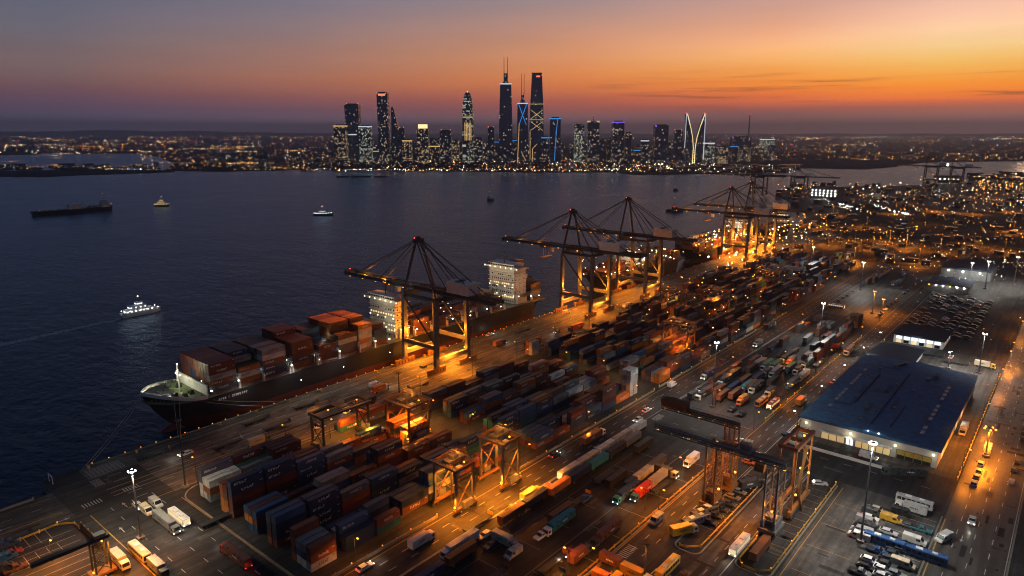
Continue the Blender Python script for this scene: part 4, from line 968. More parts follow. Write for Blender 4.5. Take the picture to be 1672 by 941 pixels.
for x in (70, 96, 128):
    MB().cbox(x, 16.35, 7, .3, .25, .3).build('hull_lamp', M['g_cool'], ship)

def moor(label, a, b, sag=2.):
    mb = MB(); a, b = Vector(a), Vector(b); pr = None
    for k in range(9):
        f = k/8; p = a.lerp(b, f); p.z -= sag*4*f*(1-f)
        if pr is not None: mb.tube(tuple(pr), tuple(p), .09, 5)
        pr = p
    tag(mb.build('mooring_line', M['rope']), label, 'rope', 'mooring lines of the big ship')
moor('long slack mooring line from the bow tip to the quay corner', (112.6, -20, 16), (79, 3, .6), 1.)
moor('second mooring line beside the bow tip line, ending by the corner', (112.6, -18.4, 16), (80.2, 3, .6), 1.6)
moor('steep mooring line dropping from the bow side to the quay edge', (121, -7.5, 14.4), (117, 2.4, .6), .4)
moor('steep mooring line crossing beside the bow, ending at the pale pole', (123, -6.5, 14.2), (118, 2.4, .6), .4)
moor('long mooring line running aft along the dark hull from the forecastle', (128, -4.6, 12.8), (163, 2.4, .6), 1.)
moor('upper mooring line along the dark hull, ending beyond the others', (131, -3.9, 12.6), (172, 2.4, .6), 1.)
for k in range(46):
    s = 82+k*18.
    o = tag(MB().tube((0,0,0),(0,0,.9),.5,8,0,.42).tube((0,0,.9),(0,0,1.15),.68,8).build('mooring_bollard', M['yellow']), 'squat yellow mooring bollard at the very edge of the quay', 'bollard', 'bollards along the quay edge') if k == 0 else bpy.data.objects['mooring_bollard'].copy()
    if k: C.objects.link(o)
    o.location = (s, -2.0, 0)

for s_, p_ in ((150,1500),(178,2200),(205,2600),(232,2600),(300,2600),(335,2200),(372,2600)): lamp(s_-112, 22.6, 17, LED if s_ < 210 else AMB, p_*1.6, .3, ship, 150)  # spots hung beside the hull without fixtures, added to brighten the apron
def berth_ship(label, s0, L, hs):
    r_ = tag(empty('container_ship', s0, -20.5), label, 'ship')
    hull(r_, 0, L, 0, 30, 9.2, 1.5, bulb=False)
    MB().box(16, L-2, -14, 14, 8.6, 9.25).build('deck', M['deck_grey'], r_)
    for k in range(8): MB().box(8+k*16.2, 21+k*16.2, -13.8, 13.8, 9.25, 10.1).build('hatch_cover', M['rust'], r_)
    house(r_, hs, hs+10, -14, 14, 9.3, 26)
    for k in range(22):
        if k % 2: MB().cbox(7+k*6.6, 14.2, 12+R.random()*3, .7, .7, .6).build('deck_light', M['g_grn' if k % 3 else 'g_sod'], r_)
    for k in range(7): lamp(12+k*20, 12, 19, GRN if k % 2 else AMB, 2600, .4, r_)
    lamp(hs-6, 3, 24, (1,.86,.6), 1500, .5, r_)
berth_ship('second container ship at the quay, crowded with lamps, behind the middle cranes', 468, 150, 56)
berth_ship('third container ship farthest along the quay under the orange cranes', 640, 150, 138)
r_ = tag(empty('container_ship', 835, -20.5), 'farthest moored ship at the end of the quay beyond the orange cranes', 'ship')
hull(r_, 0, 110, 0, 26, 8, 1.5, bulb=False); MB().box(14, 100, -11, 11, 7.5, 12).build('cargo', M['rust'], r_); house(r_, 88, 97, -11, 11, 8, 22)
for k in range(8): MB().cbox(10+k*11, 12, 10, .9, .9, .8).build('deck_light', M['g_sod' if k % 2 else 'g_led'], r_)
lamp(50, 6, 22, AMB, 12000, .5, r_)

# ---------------------------------------------------------------- boats out on the water
M['g_cabin2'] = glow('boat_window_warm', (1,.68,.3), 2.0); M['g_cabinc'] = glow('boat_window_cool', (.85,.95,1), 2.0)
def boat(name, label, cat, px, py, L, beam, h, hm, hd=0., tiers=(), lit=0, deck='deck_grey', mast=6., bulw=True, glowm='g_warm2', wake=0):
    s, t = at(px, py, -4)
    r_ = tag(empty(name, s, t, -4, hd), label, cat, 'vessels on the open water')
    xs = [(-.5,.82),(-.42,.95),(-.2,1.),(.12,1.),(.3,.86),(.42,.5),(.5,.06)]
    rings = []
    for x, w in xs:
        sh = h*(1+.35*max(0, x)**1.5)
        wb = w*.86
        rings.append([(x*L*.96, -wb*beam/2, -1.), (x*L, -w*beam/2, sh), (x*L, w*beam/2, sh), (x*L*.96, wb*beam/2, -1.)])
    MB().loft(rings).build('hull', M[hm], r_)
    MB().prism([(x*L*.97, -w*beam/2*.94) for x, w in xs] + [(x*L*.97, w*beam/2*.94) for x, w in reversed(xs)], h*.9, h+.06).build('deck', M[deck], r_)
    z = h+.06
    for (x0, x1, wf, th, mm) in tiers:
        o = MB().box(x0*L, x1*L, -beam/2*wf, beam/2*wf, z, z+th*.9).box(x0*L-.3, x1*L+.3, -beam/2*wf-.25, beam/2*wf+.25, z+th*.9, z+th).build('deckhouse', M[mm], r_)
        if lit:
            w = MB(); n = max(3, int((x1-x0)*L/2.4))
            for k in range(n):
                xx = x0*L+.9+(x1*L-x0*L-1.8)*k/(n-1)
                for sg in (-1, 1): w.box(xx-.5, xx+.5, sg*(beam/2*wf)-.05, sg*(beam/2*wf)+.05, z+th*.35, z+th*.7)
            for k in range(3): w.box(x0*L-.06, x0*L+.02, -beam*wf*.3+k*beam*wf*.3-.5, -beam*wf*.3+k*beam*wf*.3+.5, z+th*.35, z+th*.7)
            w.build('window', M['g_cabin2' if glowm == 'g_warm2' else 'g_cabinc'], o)
        z += th
    if mast:
        x = (tiers[-1][0]+tiers[-1][1])/2*L if tiers else 0
        MB().bar((x, 0, z), (x, 0, z+mast), .25).bar((x, -1.2, z+mast*.6), (x, 1.2, z+mast*.6), .14).build('mast', M['steel_dark'], r_)
        MB().ball((x, 0, z+mast+.3), .5).build('mast_lamp', M['g_warm2' if lit else 'g_amber'], r_)
    if bulw:
        w = MB()
        for (x, a), (x2, b) in zip(xs, xs[1:]):
            for sg in (-1, 1): w.bar((x*L, sg*a*beam/2*.97, h*(1+.35*max(0,x)**1.5)+.3), (x2*L, sg*b*beam/2*.97, h*(1+.35*max(0,x2)**1.5)+.3), .16, .9)
        w.build('bulwark', M[hm], r_)
    if lit:
        d = MB(); n = int(L/4)
        for k in range(n):
            x = -.45*L+.85*L*k/(n-1)
            for sg in (-1, 1): d.ball((x, sg*beam*.40, h+1.9), (.22+lit*.07))
        d.build('deck_light', M[glowm], r_)
        for x in (-.3, 0, .3): lamp(x*L, -beam*.8, h+5, (1,.9,.7) if glowm != 'g_led' else LED, 60*lit, .4, r_); lamp(x*L, beam*.8, h+3.5, (1,.9,.7) if glowm != 'g_led' else LED, 40*lit, .4, r_)
    return r_
b1 = boat('cargo_ship', 'long dark cargo ship with a pale cargo house, sailing at far left', 'ship', 121, 348, 122, 17, 6.5, 'hull_black', 0, ((.34,.45,.8,4.5,'white_wall'), (.35,.44,.7,4,'white_wall'), (.36,.42,.6,3.5,'white_wall')), 0, mast=11)
MB().box(-8, 10, -6, 6, 6.5, 15).build('cargo_house', M['white_wall'], b1); MB().box(24, 40, -6, 6, 6.5, 10).build('cargo_hatch', M['deck_grey'], b1)
MB().bar((-54, 0, 6.5), (-54, 0, 15), .4).bar((15, 0, 6.5), (15, 0, 17), .5).bar((32, 0, 6.5), (32, 0, 14), .5).bar((15, 0, 16), (24, 0, 11), .3).build('cargo_mast', M['steel_dark'], b1)
d = MB()
for k in range(10): d.ball((-52+k*11, 8.2, 8.6), .42)
d.ball((59, 0, 11), .7); d.build('deck_light', M['g_amber'], b1)
boat('tugboat', 'brightly lit tall tiered tugboat shining gold ahead of the dark cargo ship', 'boat', 265, 337, 26, 11, 2.6, 'hull_black', -.8, ((-.36,.3,.85,3.4,'steel'), (-.24,.2,.7,3.2,'steel'), (-.12,.12,.5,3.,'steel')), 2.2, mast=5)
boat('ferry', 'small white lit ferry with a dark hull, heading right in mid harbour', 'boat', 528, 352, 32, 9, 2.4, 'hull_blue', -.75, ((-.38,.22,.8,2.8,'steel'), (-.2,.12,.66,2.5,'boat_white')), 1.2, mast=7, glowm='g_cool')
boat('passenger_boat', 'white lit passenger boat nearest the camera, its wake trailing behind', 'boat', 231, 513, 28, 7.2, 2.3, 'boat_white', .0, ((-.4,.28,.8,2.7,'boat_white'), (-.3,.12,.7,2.5,'boat_white'), (-.12,.04,.5,2.2,'boat_white')), 1.3, mast=4, glowm='g_led', deck='steel_orange')
boat('tugboat', 'small dark tugboat seen end on in the middle of the harbour', 'boat', 800, 328, 17, 9, 3, 'hull_black', PI/2*.85, ((-.3,.25,.7,3.4,'white_wall'), (-.15,.2,.5,3,'white_wall')), 0, mast=8)
boat('tugboat', 'dark workboat with a tall mast near the fourth quay crane boom', 'boat', 1101, 346, 30, 9, 3, 'hull_black', 2.3, ((-.3,.15,.75,3.4,'white_wall'), (-.12,.12,.6,3,'white_wall')), 0, mast=14)
boat('buoy_boat', 'tiny dark boat alone beyond the workboat near the point', 'boat', 1103, 312, 12, 6, 2.4, 'hull_black', PI/2, ((-.2,.2,.6,3,'steel_dark'),), 0, mast=5)
for px, ln, lab in ((560, 38, 'short dark barge at the left end of the low barge string'), (590, 60, 'long flat dark barge in the middle of the barge string'), (622, 40, 'flat dark barge at the right end of the barge string')):
    boat('barge', lab, 'barge', px, 289.5, ln, 12, 2.2, 'hull_black', -.7, ((-.42,-.34,.6,3,'steel_dark'),), 0, mast=0)
for px, py, dx, L_, w_, lab in ((205, 519, -1, 90, 11, 'pale foam wake trailing behind the lit passenger boat'),):
    s, t = at(px, py, -4)
    mb = MB(); n = 14
    for k in range(n):
        f, g = k/n, (k+1)/n
        mb.quad((s-f*L_, t+f*10-w_*(.25+f*.5)*.5, -3.97), (s-g*L_, t+g*10-w_*(.25+g*.5)*.5, -3.97), (s-g*L_, t+g*10+w_*(.25+g*.5)*.5, -3.97), (s-f*L_, t+f*10+w_*(.25+f*.5)*.5, -3.97))
    m, nt, b = nodes('foam'); tcf = N(nt, 'ShaderNodeTexCoord'); nf = N(nt, 'ShaderNodeTexNoise', i_Scale=.5, i_Detail=5.); nt.links.new(tcf.outputs['Object'], nf.inputs['Vector'])
    mrf = N(nt, 'ShaderNodeMapRange', i_1=.35, i_2=.68, i_3=0., i_4=.7); nt.links.new(nf.outputs['Fac'], mrf.inputs[0]); nt.links.new(mrf.outputs[0], b.inputs['Alpha'])
    b.inputs['Base Color'].default_value = (.85,.9,.95,1); b.inputs['Roughness'].default_value = .7
    tag(mb.build('wake', m, normals=False), lab, kind='stuff')
# ---------------------------------------------------------------- light masts
def mast(label, px, py, h, col=LED, power=9000, lit=True, gm='g_led', group='light masts', heads=4, arm=.8):
    s, t = at(px, py)
    r_ = tag(empty('light_mast', s, t), label, 'light mast', group)
    MB().tube((0,0,.9), (0,0,h), .36, 10, 0, .17).build('pole', M['steel' if lit else 'steel_dark'], r_)
    MB().cbox(0, 0, 0, 2.2, 2.2, .9).build('base', M['kerb'], r_)
    MB().tube((0,0,h-.3), (0,0,h), .9, 10).tube((0,0,h-1), (0,0,h-.8), .3, 8).build('head_frame', M['steel_dark'], r_)
    for k in range(heads):
        a = 2*PI*k/heads+.4; c, q = math.cos(a)*arm, math.sin(a)*arm
        o = MB().cbox(c, q, h-.5, .68, .68, .45).build('lamp_head', M[gm if lit else 'steel'], r_)
    if lit: lamp(0, 0, h-1.6, col, power*(2.5 if gm == 'g_led' else 1.7), .7, r_, 165)
    return r_
mast('tall light mast with a glaring white head beside the curving quay road', 230, 880, 24.5, (1.,.78,.5), 20000)
mast('unlit grey pole with small crossarms at the corner of the front container block', 303, 795, 27, lit=False)
mast('thin unlit pole with crossarms at the quay road below the first quay crane', 652, 648, 13, lit=False)
mast('white light mast rising from the truck yard beside the beam end', 1163, 665, 33, power=26000)
mast('white light mast on the main road, behind the truck yard', 1338, 560, 26, power=22000)
mast('white light mast farther up the main road near the open lot', 1405, 474, 24, power=22000)
mast('white light mast far up the road among the dark stacks', 1325, 440, 22, power=15000)
mast('tall grey mast standing in the car lot with a cluster of white lamps', 1405, 885, 35, power=34000, heads=6)
mast('white light mast behind the blue roofed warehouse, beside the pale truck', 1598, 610, 23, power=20000)
mast('bright white light mast beside the far grey shed', 1608, 472, 24, power=24000)
mast('bright white light mast at the right edge beyond the parked cars', 1655, 466, 25, power=24000)
mast('white light mast left of the far grey shed', 1583, 462, 18, power=12000)
mast('orange lamp mast over the glowing patch of road', 1424, 512, 17, SOD, 26000, gm='g_sod')
mast('small orange lamp mast beside the glowing patch of road', 1440, 512, 11, SOD, 9000, gm='g_sod')
mast('orange street lamp cluster where the orange lit street crosses the lane', 1609, 745, 12.5, SOD, 50000, gm='g_sod', heads=5, arm=2)
mast('short bright orange pole at the foot of the frame among yellow trucks', 1052, 952, 13, SOD, 2600, gm='g_sod', heads=2, arm=.3)
mast('orange lamp pole beside the far street bend', 1648, 600, 10, SOD, 9000, gm='g_sod', heads=2)
mast('pale lamp pole between warehouse and the small lit office', 1548, 602, 10, LED, 2600, heads=2)
mast('orange lamp mast far back on the dark field', 1307, 405, 15, SOD, 22000, gm='g_sod')
mast('orange lamp mast in the distance beyond the lit truck rows', 1372, 392, 16, SOD, 14000, gm='g_sod')
mast('lone orange lamp mast in the distance right of the field road', 1510, 366, 22, SOD, 16000, gm='g_sod')
mast('orange lamp mast near the far field lights', 1558, 385, 18, SOD, 14000, gm='g_sod')
mast('tall orange lamp by the far quay bend', 1482, 332, 20, SOD, 16000, gm='g_sod')
mast('white lamp mast over the far bright terminal', 1430, 318, 20, LED, 12000)
mast('orange lamp mast right beyond the water channel', 1605, 322, 20, SOD, 16000, gm='g_sod')
q9 = random.Random(77)
for k, (px, py) in enumerate(((1285,352),(1312,366),(1340,372),(1352,402),(1396,396),(1425,408),(1452,396),(1480,404),(1535,412),(1590,402),(1640,412),(1462,350),(1530,346),(1588,350),(1648,346),(1395,428),(1500,430),(1655,380),(1270,372),(1240,400),(1360,352),(1415,372))):
    mast('small orange street lamp among the scattered lamps of the far port roads', px, py, 15, SOD, 60000, gm='g_sod', group='far street lamps', heads=2, arm=.6)
mast('twin orange lamp mast near the far channel bank', 1617, 323, 20, SOD, 14000, gm='g_sod')

# ---------------------------------------------------------------- small lamp posts added along roads, lots and aisles to brighten them
POST = []
def post(s, t, h, label, col=SOD, power=6000, gm='g_sod', side=1.6, group='added lamp posts along the port roads'):
    k = (h, gm)
    pr = [p_ for p_ in POST if p_[0] == k]
    if pr: r_ = copy_tree(pr[0][1])
    else:
        r_ = empty('added_lamp_post', 0, 0)
        MB().tube((0,0,0), (0,0,h), .14, 6, 0, .08).build('pole', M['steel_dark'], r_); MB().bar((0,0,h), (0,1.6,h+.3), .12).build('arm', M['steel_dark'], r_)
        MB().cbox(0, 1.7, h+.1, .42, .7, .24).build('lamp_head', M[gm], r_); POST.append((k, r_))
    r_.location = (s, -t, 0); r_.rotation_euler.z = 0 if side > 0 else PI; tag(r_, label, 'lamp post', group)
    lamp(s, t+(1.7 if side > 0 else -1.7), h-.1, col, power, .3, None, 165)
for k in range(20): post(104+k*38, 46.5, 10, ORD[k]+' added slim amber lamp post in the line between the quay apron and the stacks', power=4600, side=-1)
for k in range(14): post(112+k*42, 132.4, 9, ORD[k]+' added slim amber lamp post in the line on the barrier side of the main road', power=4200)
for k in range(9): post(110+k*44, 190.2, 9, ORD[k]+' added slim amber lamp post in the line along the lane past the gantry', power=4200)
for s_, t_ in ((34,47),(52,60),(28,78),(56,92),(14,60)): post(s_, t_, 8, 'added amber lamp post among the empty bays of the quay corner lot', power=9000)
for s_, t_ in ((128,196),(142,207),(150,186),(196,186),(226,186)): post(s_, t_, 8, 'added amber lamp post at the inner edge of the truck lot', power=7000, side=-1)
for s_, t_ in ((203,70),(203,95),(204,113),(300,76),(301,100),(301,118),(402,70),(402,100),(503,80),(503,110),(160,52),(290,56),(350,62)): post(s_, t_, 9, 'added amber lamp post in an aisle between container blocks', AMB, 5200)
for k in range(5): post(300+k*40, 204.6, 8, ORD[k]+' added pale lamp post beside the warehouse on the lit truck yard road', LED, 3000, 'g_led', -1)
for s_, t_ in ((300,166),(330,188),(352,151),(380,170),(400,189),(470,151),(520,190),(560,190)): post(s_, t_, 9, 'added amber lamp post at the edge of the truck yard', SOD, 5000)
for k in range(6): post(300+k*60, 267.2, 10, ORD[k]+' added amber lamp post along the orange lit street beyond the lamp cluster', SOD, 9000)
# ---------------------------------------------------------------- barriers
def barrier(label, pts, h=.9, post=6., m='barrier', light=True, gm='g_amber', rail=False, every=3):
    s0, t0 = pts[0]
    r_ = tag(empty('road_barrier', s0, t0), label, 'barrier', 'barriers along roads')
    b = MB()
    for (a, c), (d, e) in zip(pts, pts[1:]):
        if rail:
            for z in (.45, .85): b.bar((a-s0, c-t0, z), (d-s0, e-t0, z), .12, .2)
        else: b.bar((a-s0, c-t0, h/2), (d-s0, e-t0, h/2), .45, h)
    b.build('rail' if rail else 'wall', M['yellow' if rail else m], r_)
    np_ = 0
    for (a, c), (d, e) in zip(pts, pts[1:]):
        ln = math.hypot(d-a, e-c); n = max(1, int(ln/post))
        for k in range(n+1):
            f = k/n; x, y = a+(d-a)*f-s0, c+(e-c)*f-t0
            if np_ < 70: MB().cbox(x, y, 0, .3, .3, h+.35).build('post', M['yellow'], r_)
            if light and np_ % every == 0: MB().cbox(x, y, h+.36, .26, .26, .24).build('marker_light', M[gm], r_)
            np_ += 1
    return r_
barrier('concrete barrier with yellow posts along the front block, ending at the gantry cranes', [(98,133.2),(146,133.2)], every=2)
barrier('concrete barrier with amber lamps between the middle block and the main road', [(190,133.2),(300,133.2)], every=3)
barrier('lamp dotted barrier past the third block beside the main road', [(306,132.8),(400,132.8)], every=2)
barrier('low barrier past the fourth block, dotted with lamps', [(405,132.5),(500,132.5)], post=8, every=2)
barrier('yellow posted rail between the truck lot and the gantry lane', [(104,189.4),(252,189.4)], rail=True, post=5, every=4)
barrier('yellow rail round the vehicle island under the near gantry leg', [(258,210.6),(188,210.6),(184.6,207),(184.6,205)], rail=True, post=6, light=False)
barrier('yellow rail at the low end of the bright gantry tower island', [(258,232.3),(190,232.3),(187,229),(187,224.5),(190,222.6),(204,222.6)], rail=True, post=6, every=4)
barrier('white concrete wall between the warehouse and the dark road', [(283.5,206.5),(283.5,247)], h=1.2, m='white_wall', light=False, post=900)
barrier('dark fence beside the curving road above the empty bays', [(64.6,46.5),(64.6,66)], h=2.2, m='steel_dark', post=3, light=False)
barrier('yellow rail round the empty bays near the zebra crossing', [(33,40),(60,38.5),(64,42),(64,46)], rail=True, post=5, every=6)
barrier('amber dotted rail along the orange lit street beside the warehouse', [(292,266.9),(440,266.9)], rail=True, post=5, every=1)
barrier('amber dotted rail of the truck yard along the lit road', [(300,190.3),(470,190.3)], rail=True, post=5, every=2)
barrier('rail beside the warehouse wall along the lit truck yard road', [(300,203.8),(470,203.8)], rail=True, post=6, every=2)
barrier('low quay edge beam with small lamps beside the big ship', [(84,-.2),(245,-.2)], h=.35, m='kerb', post=6, every=1)
barrier('low quay edge beam with small lamps beyond the first quay crane', [(285,-.2),(400,-.2)], h=.35, m='kerb', post=6, every=1)
barrier('low quay edge beam at the quay corner by the water', [(-150,13),(60,13)], h=.8, m='kerb', light=False, post=900)
g = tag(empty('mooring_portal', 68.5, 1.5), 'small pale steel frame on the mooring corner by the water', 'frame')
MB().bar((0,0,0),(0,0,3.2),.25).bar((0,4,0),(0,4,3.2),.25).build('post', M['white_steel'], g); MB().bar((0,-.2,3.2),(0,4.2,3.2),.3).build('top_bar', M['white_steel'], g)

# ---------------------------------------------------------------- vehicles
CARC = {'white': (.62,.62,.6), 'silver': (.33,.34,.35), 'black': (.015,.015,.017), 'dark': (.04,.045,.05), 'red': (.30,.025,.02), 'blue': (.02,.08,.24), 'teal': (.02,.15,.19), 'yellow': (.62,.36,.04), 'orange': (.50,.17,.03), 'brown': (.14,.055,.03), 'grey': (.20,.21,.22), 'navy': (.02,.035,.09), 'cream': (.55,.48,.36)}
PAINT = {k: mat('vehicle_paint_'+k, c, .32, .0, .12, .6, .5) for k, c in CARC.items()}
M['lens'] = mat('lamp_lens', (.55,.55,.52), .2); M['lens_red'] = mat('tail_lens', (.25,.02,.02), .3)
PROTO = {}
def wheels(root, xs, w, r):
    for x in xs:
        for sg in (-1, 1): MB().tube((x, sg*(w-.14)-.14, r), (x, sg*(w-.14)+.14, r), r, 10).build('wheel', M['rubber'], root)
def lampsof(root, x0, x1, w, z, lit):
    for sg in (-1, 1):
        MB().cbox(x1, sg*w*.78, z, .08, .32, .2).build('headlight', M['g_head' if lit else 'lens'], root)
        MB().cbox(x0, sg*w*.8, z+.05, .08, .26, .2).build('taillight', M['g_tail' if lit else 'lens_red'], root)
def proto(kind, c1, c2=None, lit=False):
    key = (kind, c1, c2, lit)
    nm = {'car': 'parked_car', 'van': 'delivery_van', 'bus': 'bus', 'truck': 'box_truck', 'semi': 'semi_truck', 'trailer': 'container_trailer', 'pickup': 'pickup_truck', 'flat': 'flatbed_trailer'}[kind]
    r_ = empty(nm, 0, 0); p = PAINT[c1]
    if kind == 'car':
        L_, w = 4.6, .92
        b = MB().sprism([(-2.3,.35),(2.3,.35),(2.32,.75),(1.25,.92),(-2.25,1.0),(-2.32,.7)], -w, w); b.sprism([(-2.0,.98),(1.1,.93),(.35,1.46),(-1.45,1.48)], -w*.86, w*.86); b.build('body', p, r_, .06)
        MB().sprism([(1.1,.99),(.42,1.42),(.40,1.42),(1.06,.99)], -w*.78, w*.78).sprism([(-2.02,1.02),(-1.52,1.43),(-1.54,1.43),(-2.06,1.02)], -w*.76, w*.76).box(-1.5, .55, -w*.875, -w*.855, 1.04, 1.38).box(-1.5, .55, w*.855, w*.875, 1.04, 1.38).build('window', M['glass'], r_)
        wheels(r_, (-1.4, 1.4), w, .34); lampsof(r_, -2.32, 2.32, w, .62, lit)
    elif kind == 'van':
        w = 1.02
        MB().sprism([(-2.9,.4),(2.7,.4),(2.75,1.1),(2.0,1.35),(1.3,2.3),(-2.85,2.35),(-2.92,1.)], -w, w).build('body', p, r_, .07)
        MB().sprism([(2.0,1.4),(1.36,2.22),(1.40,2.24),(2.06,1.4)], -w*.84, w*.84).box(.4, 1.4, -w-.01, -w+.02, 1.35, 2.).box(.4, 1.4, w-.02, w+.01, 1.35, 2.).build('window', M['glass'], r_)
        wheels(r_, (-1.8, 1.8), w, .38); lampsof(r_, -2.93, 2.76, w, .8, lit)
    elif kind == 'pickup':
        w = .98
        MB().sprism([(-2.6,.5),(2.6,.5),(2.62,1.05),(1.3,1.15),(-2.6,1.12)], -w, w).sprism([(-.5,1.1),(1.25,1.12),(.6,1.8),(-.4,1.8)], -w*.9, w*.9).build('body', p, r_, .06)
        MB().sprism([(1.24,1.18),(.64,1.76),(.68,1.78),(1.3,1.18)], -w*.8, w*.8).box(-.3, .7, -w*.91, -w*.89, 1.2, 1.7).box(-.3, .7, w*.89, w*.91, 1.2, 1.7).build('window', M['glass'], r_)
        MB().box(-2.55, -.6, -w*.85, w*.85, 1.13, 1.15).build('load_bed', M['rubber'], r_)
        wheels(r_, (-1.6, 1.6), w, .42); lampsof(r_, -2.62, 2.63, w, .8, lit)
    elif kind == 'bus':
        w = 1.25
        MB().box(-5.8, 5.8, -w, w, .45, 3.1).build('body', p, r_, .12)
        wd = MB()
        for k in range(7):
            for sg in (-1, 1): wd.box(-5.2+k*1.5, -4.0+k*1.5, sg*w-.02, sg*w+.02, 1.6, 2.6)
        wd.box(5.79, 5.84, -w*.85, w*.85, 1.2, 2.7); wd.build('window', M['g_dim' if lit else 'glass'], r_)
        MB().box(-3, -1, -.7, .7, 3.1, 3.35).box(1.5, 3, -.6, .6, 3.1, 3.3).build('roof_unit', M['white_steel'], r_)
        wheels(r_, (-3.6, 3.8), w, .5); lampsof(r_, -5.82, 5.84, w, .85, lit)
    elif kind in ('truck', 'semi'):
        w = 1.24; L_ = 7.2 if kind == 'truck' else 13.0; x0 = -L_/2-.6 if kind == 'truck' else -8.2; x1 = x0+L_
        cx = x1+.35
        cb = MB().sprism([(cx,.6),(cx+2.3,.6),(cx+2.32,1.5),(cx+2.15,2.9),(cx+.3,3.05),(cx,2.9)], -w*.97, w*.97).build('cab', PAINT[c2 or 'white'], r_, .06)
        MB().sprism([(cx+2.34,1.6),(cx+2.2,2.75),(cx+2.18,2.75),(cx+2.28,1.6)], -w*.82, w*.82).box(cx+.9, cx+1.9, -w*.98, -w*.96, 1.6, 2.5).box(cx+.9, cx+1.9, w*.96, w*.98, 1.6, 2.5).build('window', M['glass'], cb)
        MB().box(x0, cx+2, -.45, .45, .6, 1.0).build('chassis', M['rubber'], r_)
        bx = MB().box(x0, x1, -w, w, 1.02, 3.75)
        for s_ in (x0-.03, x1-.13):
            for t_ in (-w-.03, w-.13): bx.box(s_, s_+.16, t_, t_+.16, 1., 3.78)
        for k in range(int(L_/1.2)):
            for sg in (-1, 1): bx.box(x0+.5+k*1.2, x0+.56+k*1.2, sg*w-.03, sg*w+.03, 1.1, 3.65)
        o = bx.build('cargo_box', p, r_)
        mk_ = MB()
        for sg in (-1, 1):
            for k in range(5): mk_.box(x0+L_*.36+k*.55, x0+L_*.36+k*.55+.36, sg*(w+.02)-.015, sg*(w+.02)+.015, 2.2, 2.2+(.6 if k % 2 else .45))
        mk_.build('worn_lettering', M['c_markd' if c1 in ('white','silver','grey','cream','yellow') else 'c_mark'], o)
        wheels(r_, ((x0+1.4, cx+1.4) if kind == 'truck' else (x0+1.3, x0+2.6, cx-.9, cx+1.5)), w, .52); lampsof(r_, x0-.03, cx+2.34, w, .95, lit)
    elif kind == 'trailer':
        MB().box(-6.2, 6.2, -.5, .5, .9, 1.2).box(-6.2, 6.2, -1.15, 1.15, 1.2, 1.32).build('chassis', M['rubber'], r_)
        MB().box(-6.1, 6.1, -1.22, 1.22, 1.34, 4.0).build('cargo_box', ribbed('trailer_'+c1, CARC[c1]), r_)
        d = MB()
        for t_ in (-.7, -.3, .3, .7): d.bar((-6.13, t_, 1.5), (-6.13, t_, 3.9), .05)
        d.build('door_rods', M['steel'], r_)
        MB().box(3.8, 4.1, -.9, .9, 0, .9).build('landing_leg', M['steel'], r_); wheels(r_, (-5.2, -3.9), 1.2, .5)
    elif kind == 'flat':
        b = MB().box(-6.5, 6.5, -1.2, 1.2, 1., 1.25)
        for k in range(9): b.box(-6.3+k*1.5, -6.1+k*1.5, -1.25, 1.25, .92, 1.29)
        b.build('deck', M['steel_dark'], r_); MB().box(6.3, 6.5, -1.2, 1.2, 1.25, 2.4).build('headboard', p, r_)
        MB().box(3.8, 4.1, -.9, .9, 0, 1.).build('landing_leg', M['steel'], r_); wheels(r_, (-5.4, -4.1, -2.8), 1.2, .5)
    return r_
def veh(kind, c1, s, t, hd, label, c2=None, lit=False, group=None):
    """hd: heading in degrees, 0 along +s, 90 along +t (inland)."""
    key = (kind, c1, c2, lit)
    if key in PROTO: o = copy_tree(PROTO[key])
    else: o = PROTO[key] = proto(*key)
    if kind in ('car', 'van', 'pickup'): o.scale = (1.2, 1.2, 1.15)
    o.location = (s, -t, .02); o.rotation_euler.z = -math.radians(hd)
    cat = {'car': 'car', 'van': 'van', 'bus': 'bus', 'truck': 'truck', 'semi': 'truck', 'trailer': 'trailer', 'pickup': 'pickup', 'flat': 'trailer'}[kind]
    tag(o, label, cat, group or {'car': 'cars', 'van': 'vans', 'bus': 'buses', 'truck': 'trucks', 'semi': 'trucks', 'trailer': 'trailers', 'pickup': 'pickups', 'flat': 'trailers'}[kind])
    if lit:
        c, q = math.cos(math.radians(hd)), math.sin(math.radians(hd)); L_ = {'car': 2.4, 'van': 2.9, 'bus': 6, 'truck': 6, 'semi': 8, 'trailer': 6, 'pickup': 2.7, 'flat': 6}[kind]
        lamp(s+c*(L_+3), t+q*(L_+3), 1.6, (1,.9,.7), 160, .3); lamp(s-c*(L_+1.6), t-q*(L_+1.6), 1.2, (1,.05,.02), 40, .2)
    return o
def vp(kind, c1, px, py, hd, label, c2=None, lit=False, group=None): return veh(kind, c1, *at(px, py), hd, label, c2, lit, group)
# queue on the curving road by the quay
vp('car', 'white', 226, 829, 90, 'white car last in the queue by the mast', lit=True); vp('van', 'cream', 240, 838, 90, 'cream van in the queue, behind the dark box truck')
vp('van', 'white', 255, 826, 90, 'white van with dark windscreen at the top of the queue, inner lane'); vp('semi', 'slate' if 'slate' in PAINT else 'grey', 273, 861, 90, 'long grey box semi truck in the queue by the mast', 'grey', True)
vp('bus', 'white', 293, 851, 90, 'white bus leading the inner lane of the queue', lit=True); vp('semi', 'brown', 384, 914, 270, 'brown container truck driving away on the curving road, red lamps glowing', 'red', True)
vp('flat', 'orange', 357, 851, 0, 'dark flatbed with an orange frame beside the front block')
vp('truck', 'silver', 195, 921, 90, 'pale box truck parked under the dark low gantry', 'white'); vp('bus', 'cream', 229, 908, 90, 'cream bus with two pale windows parked by the fence'); vp('truck', 'grey', 258, 934, 90, 'grey box truck nose down behind the cream bus', 'navy')
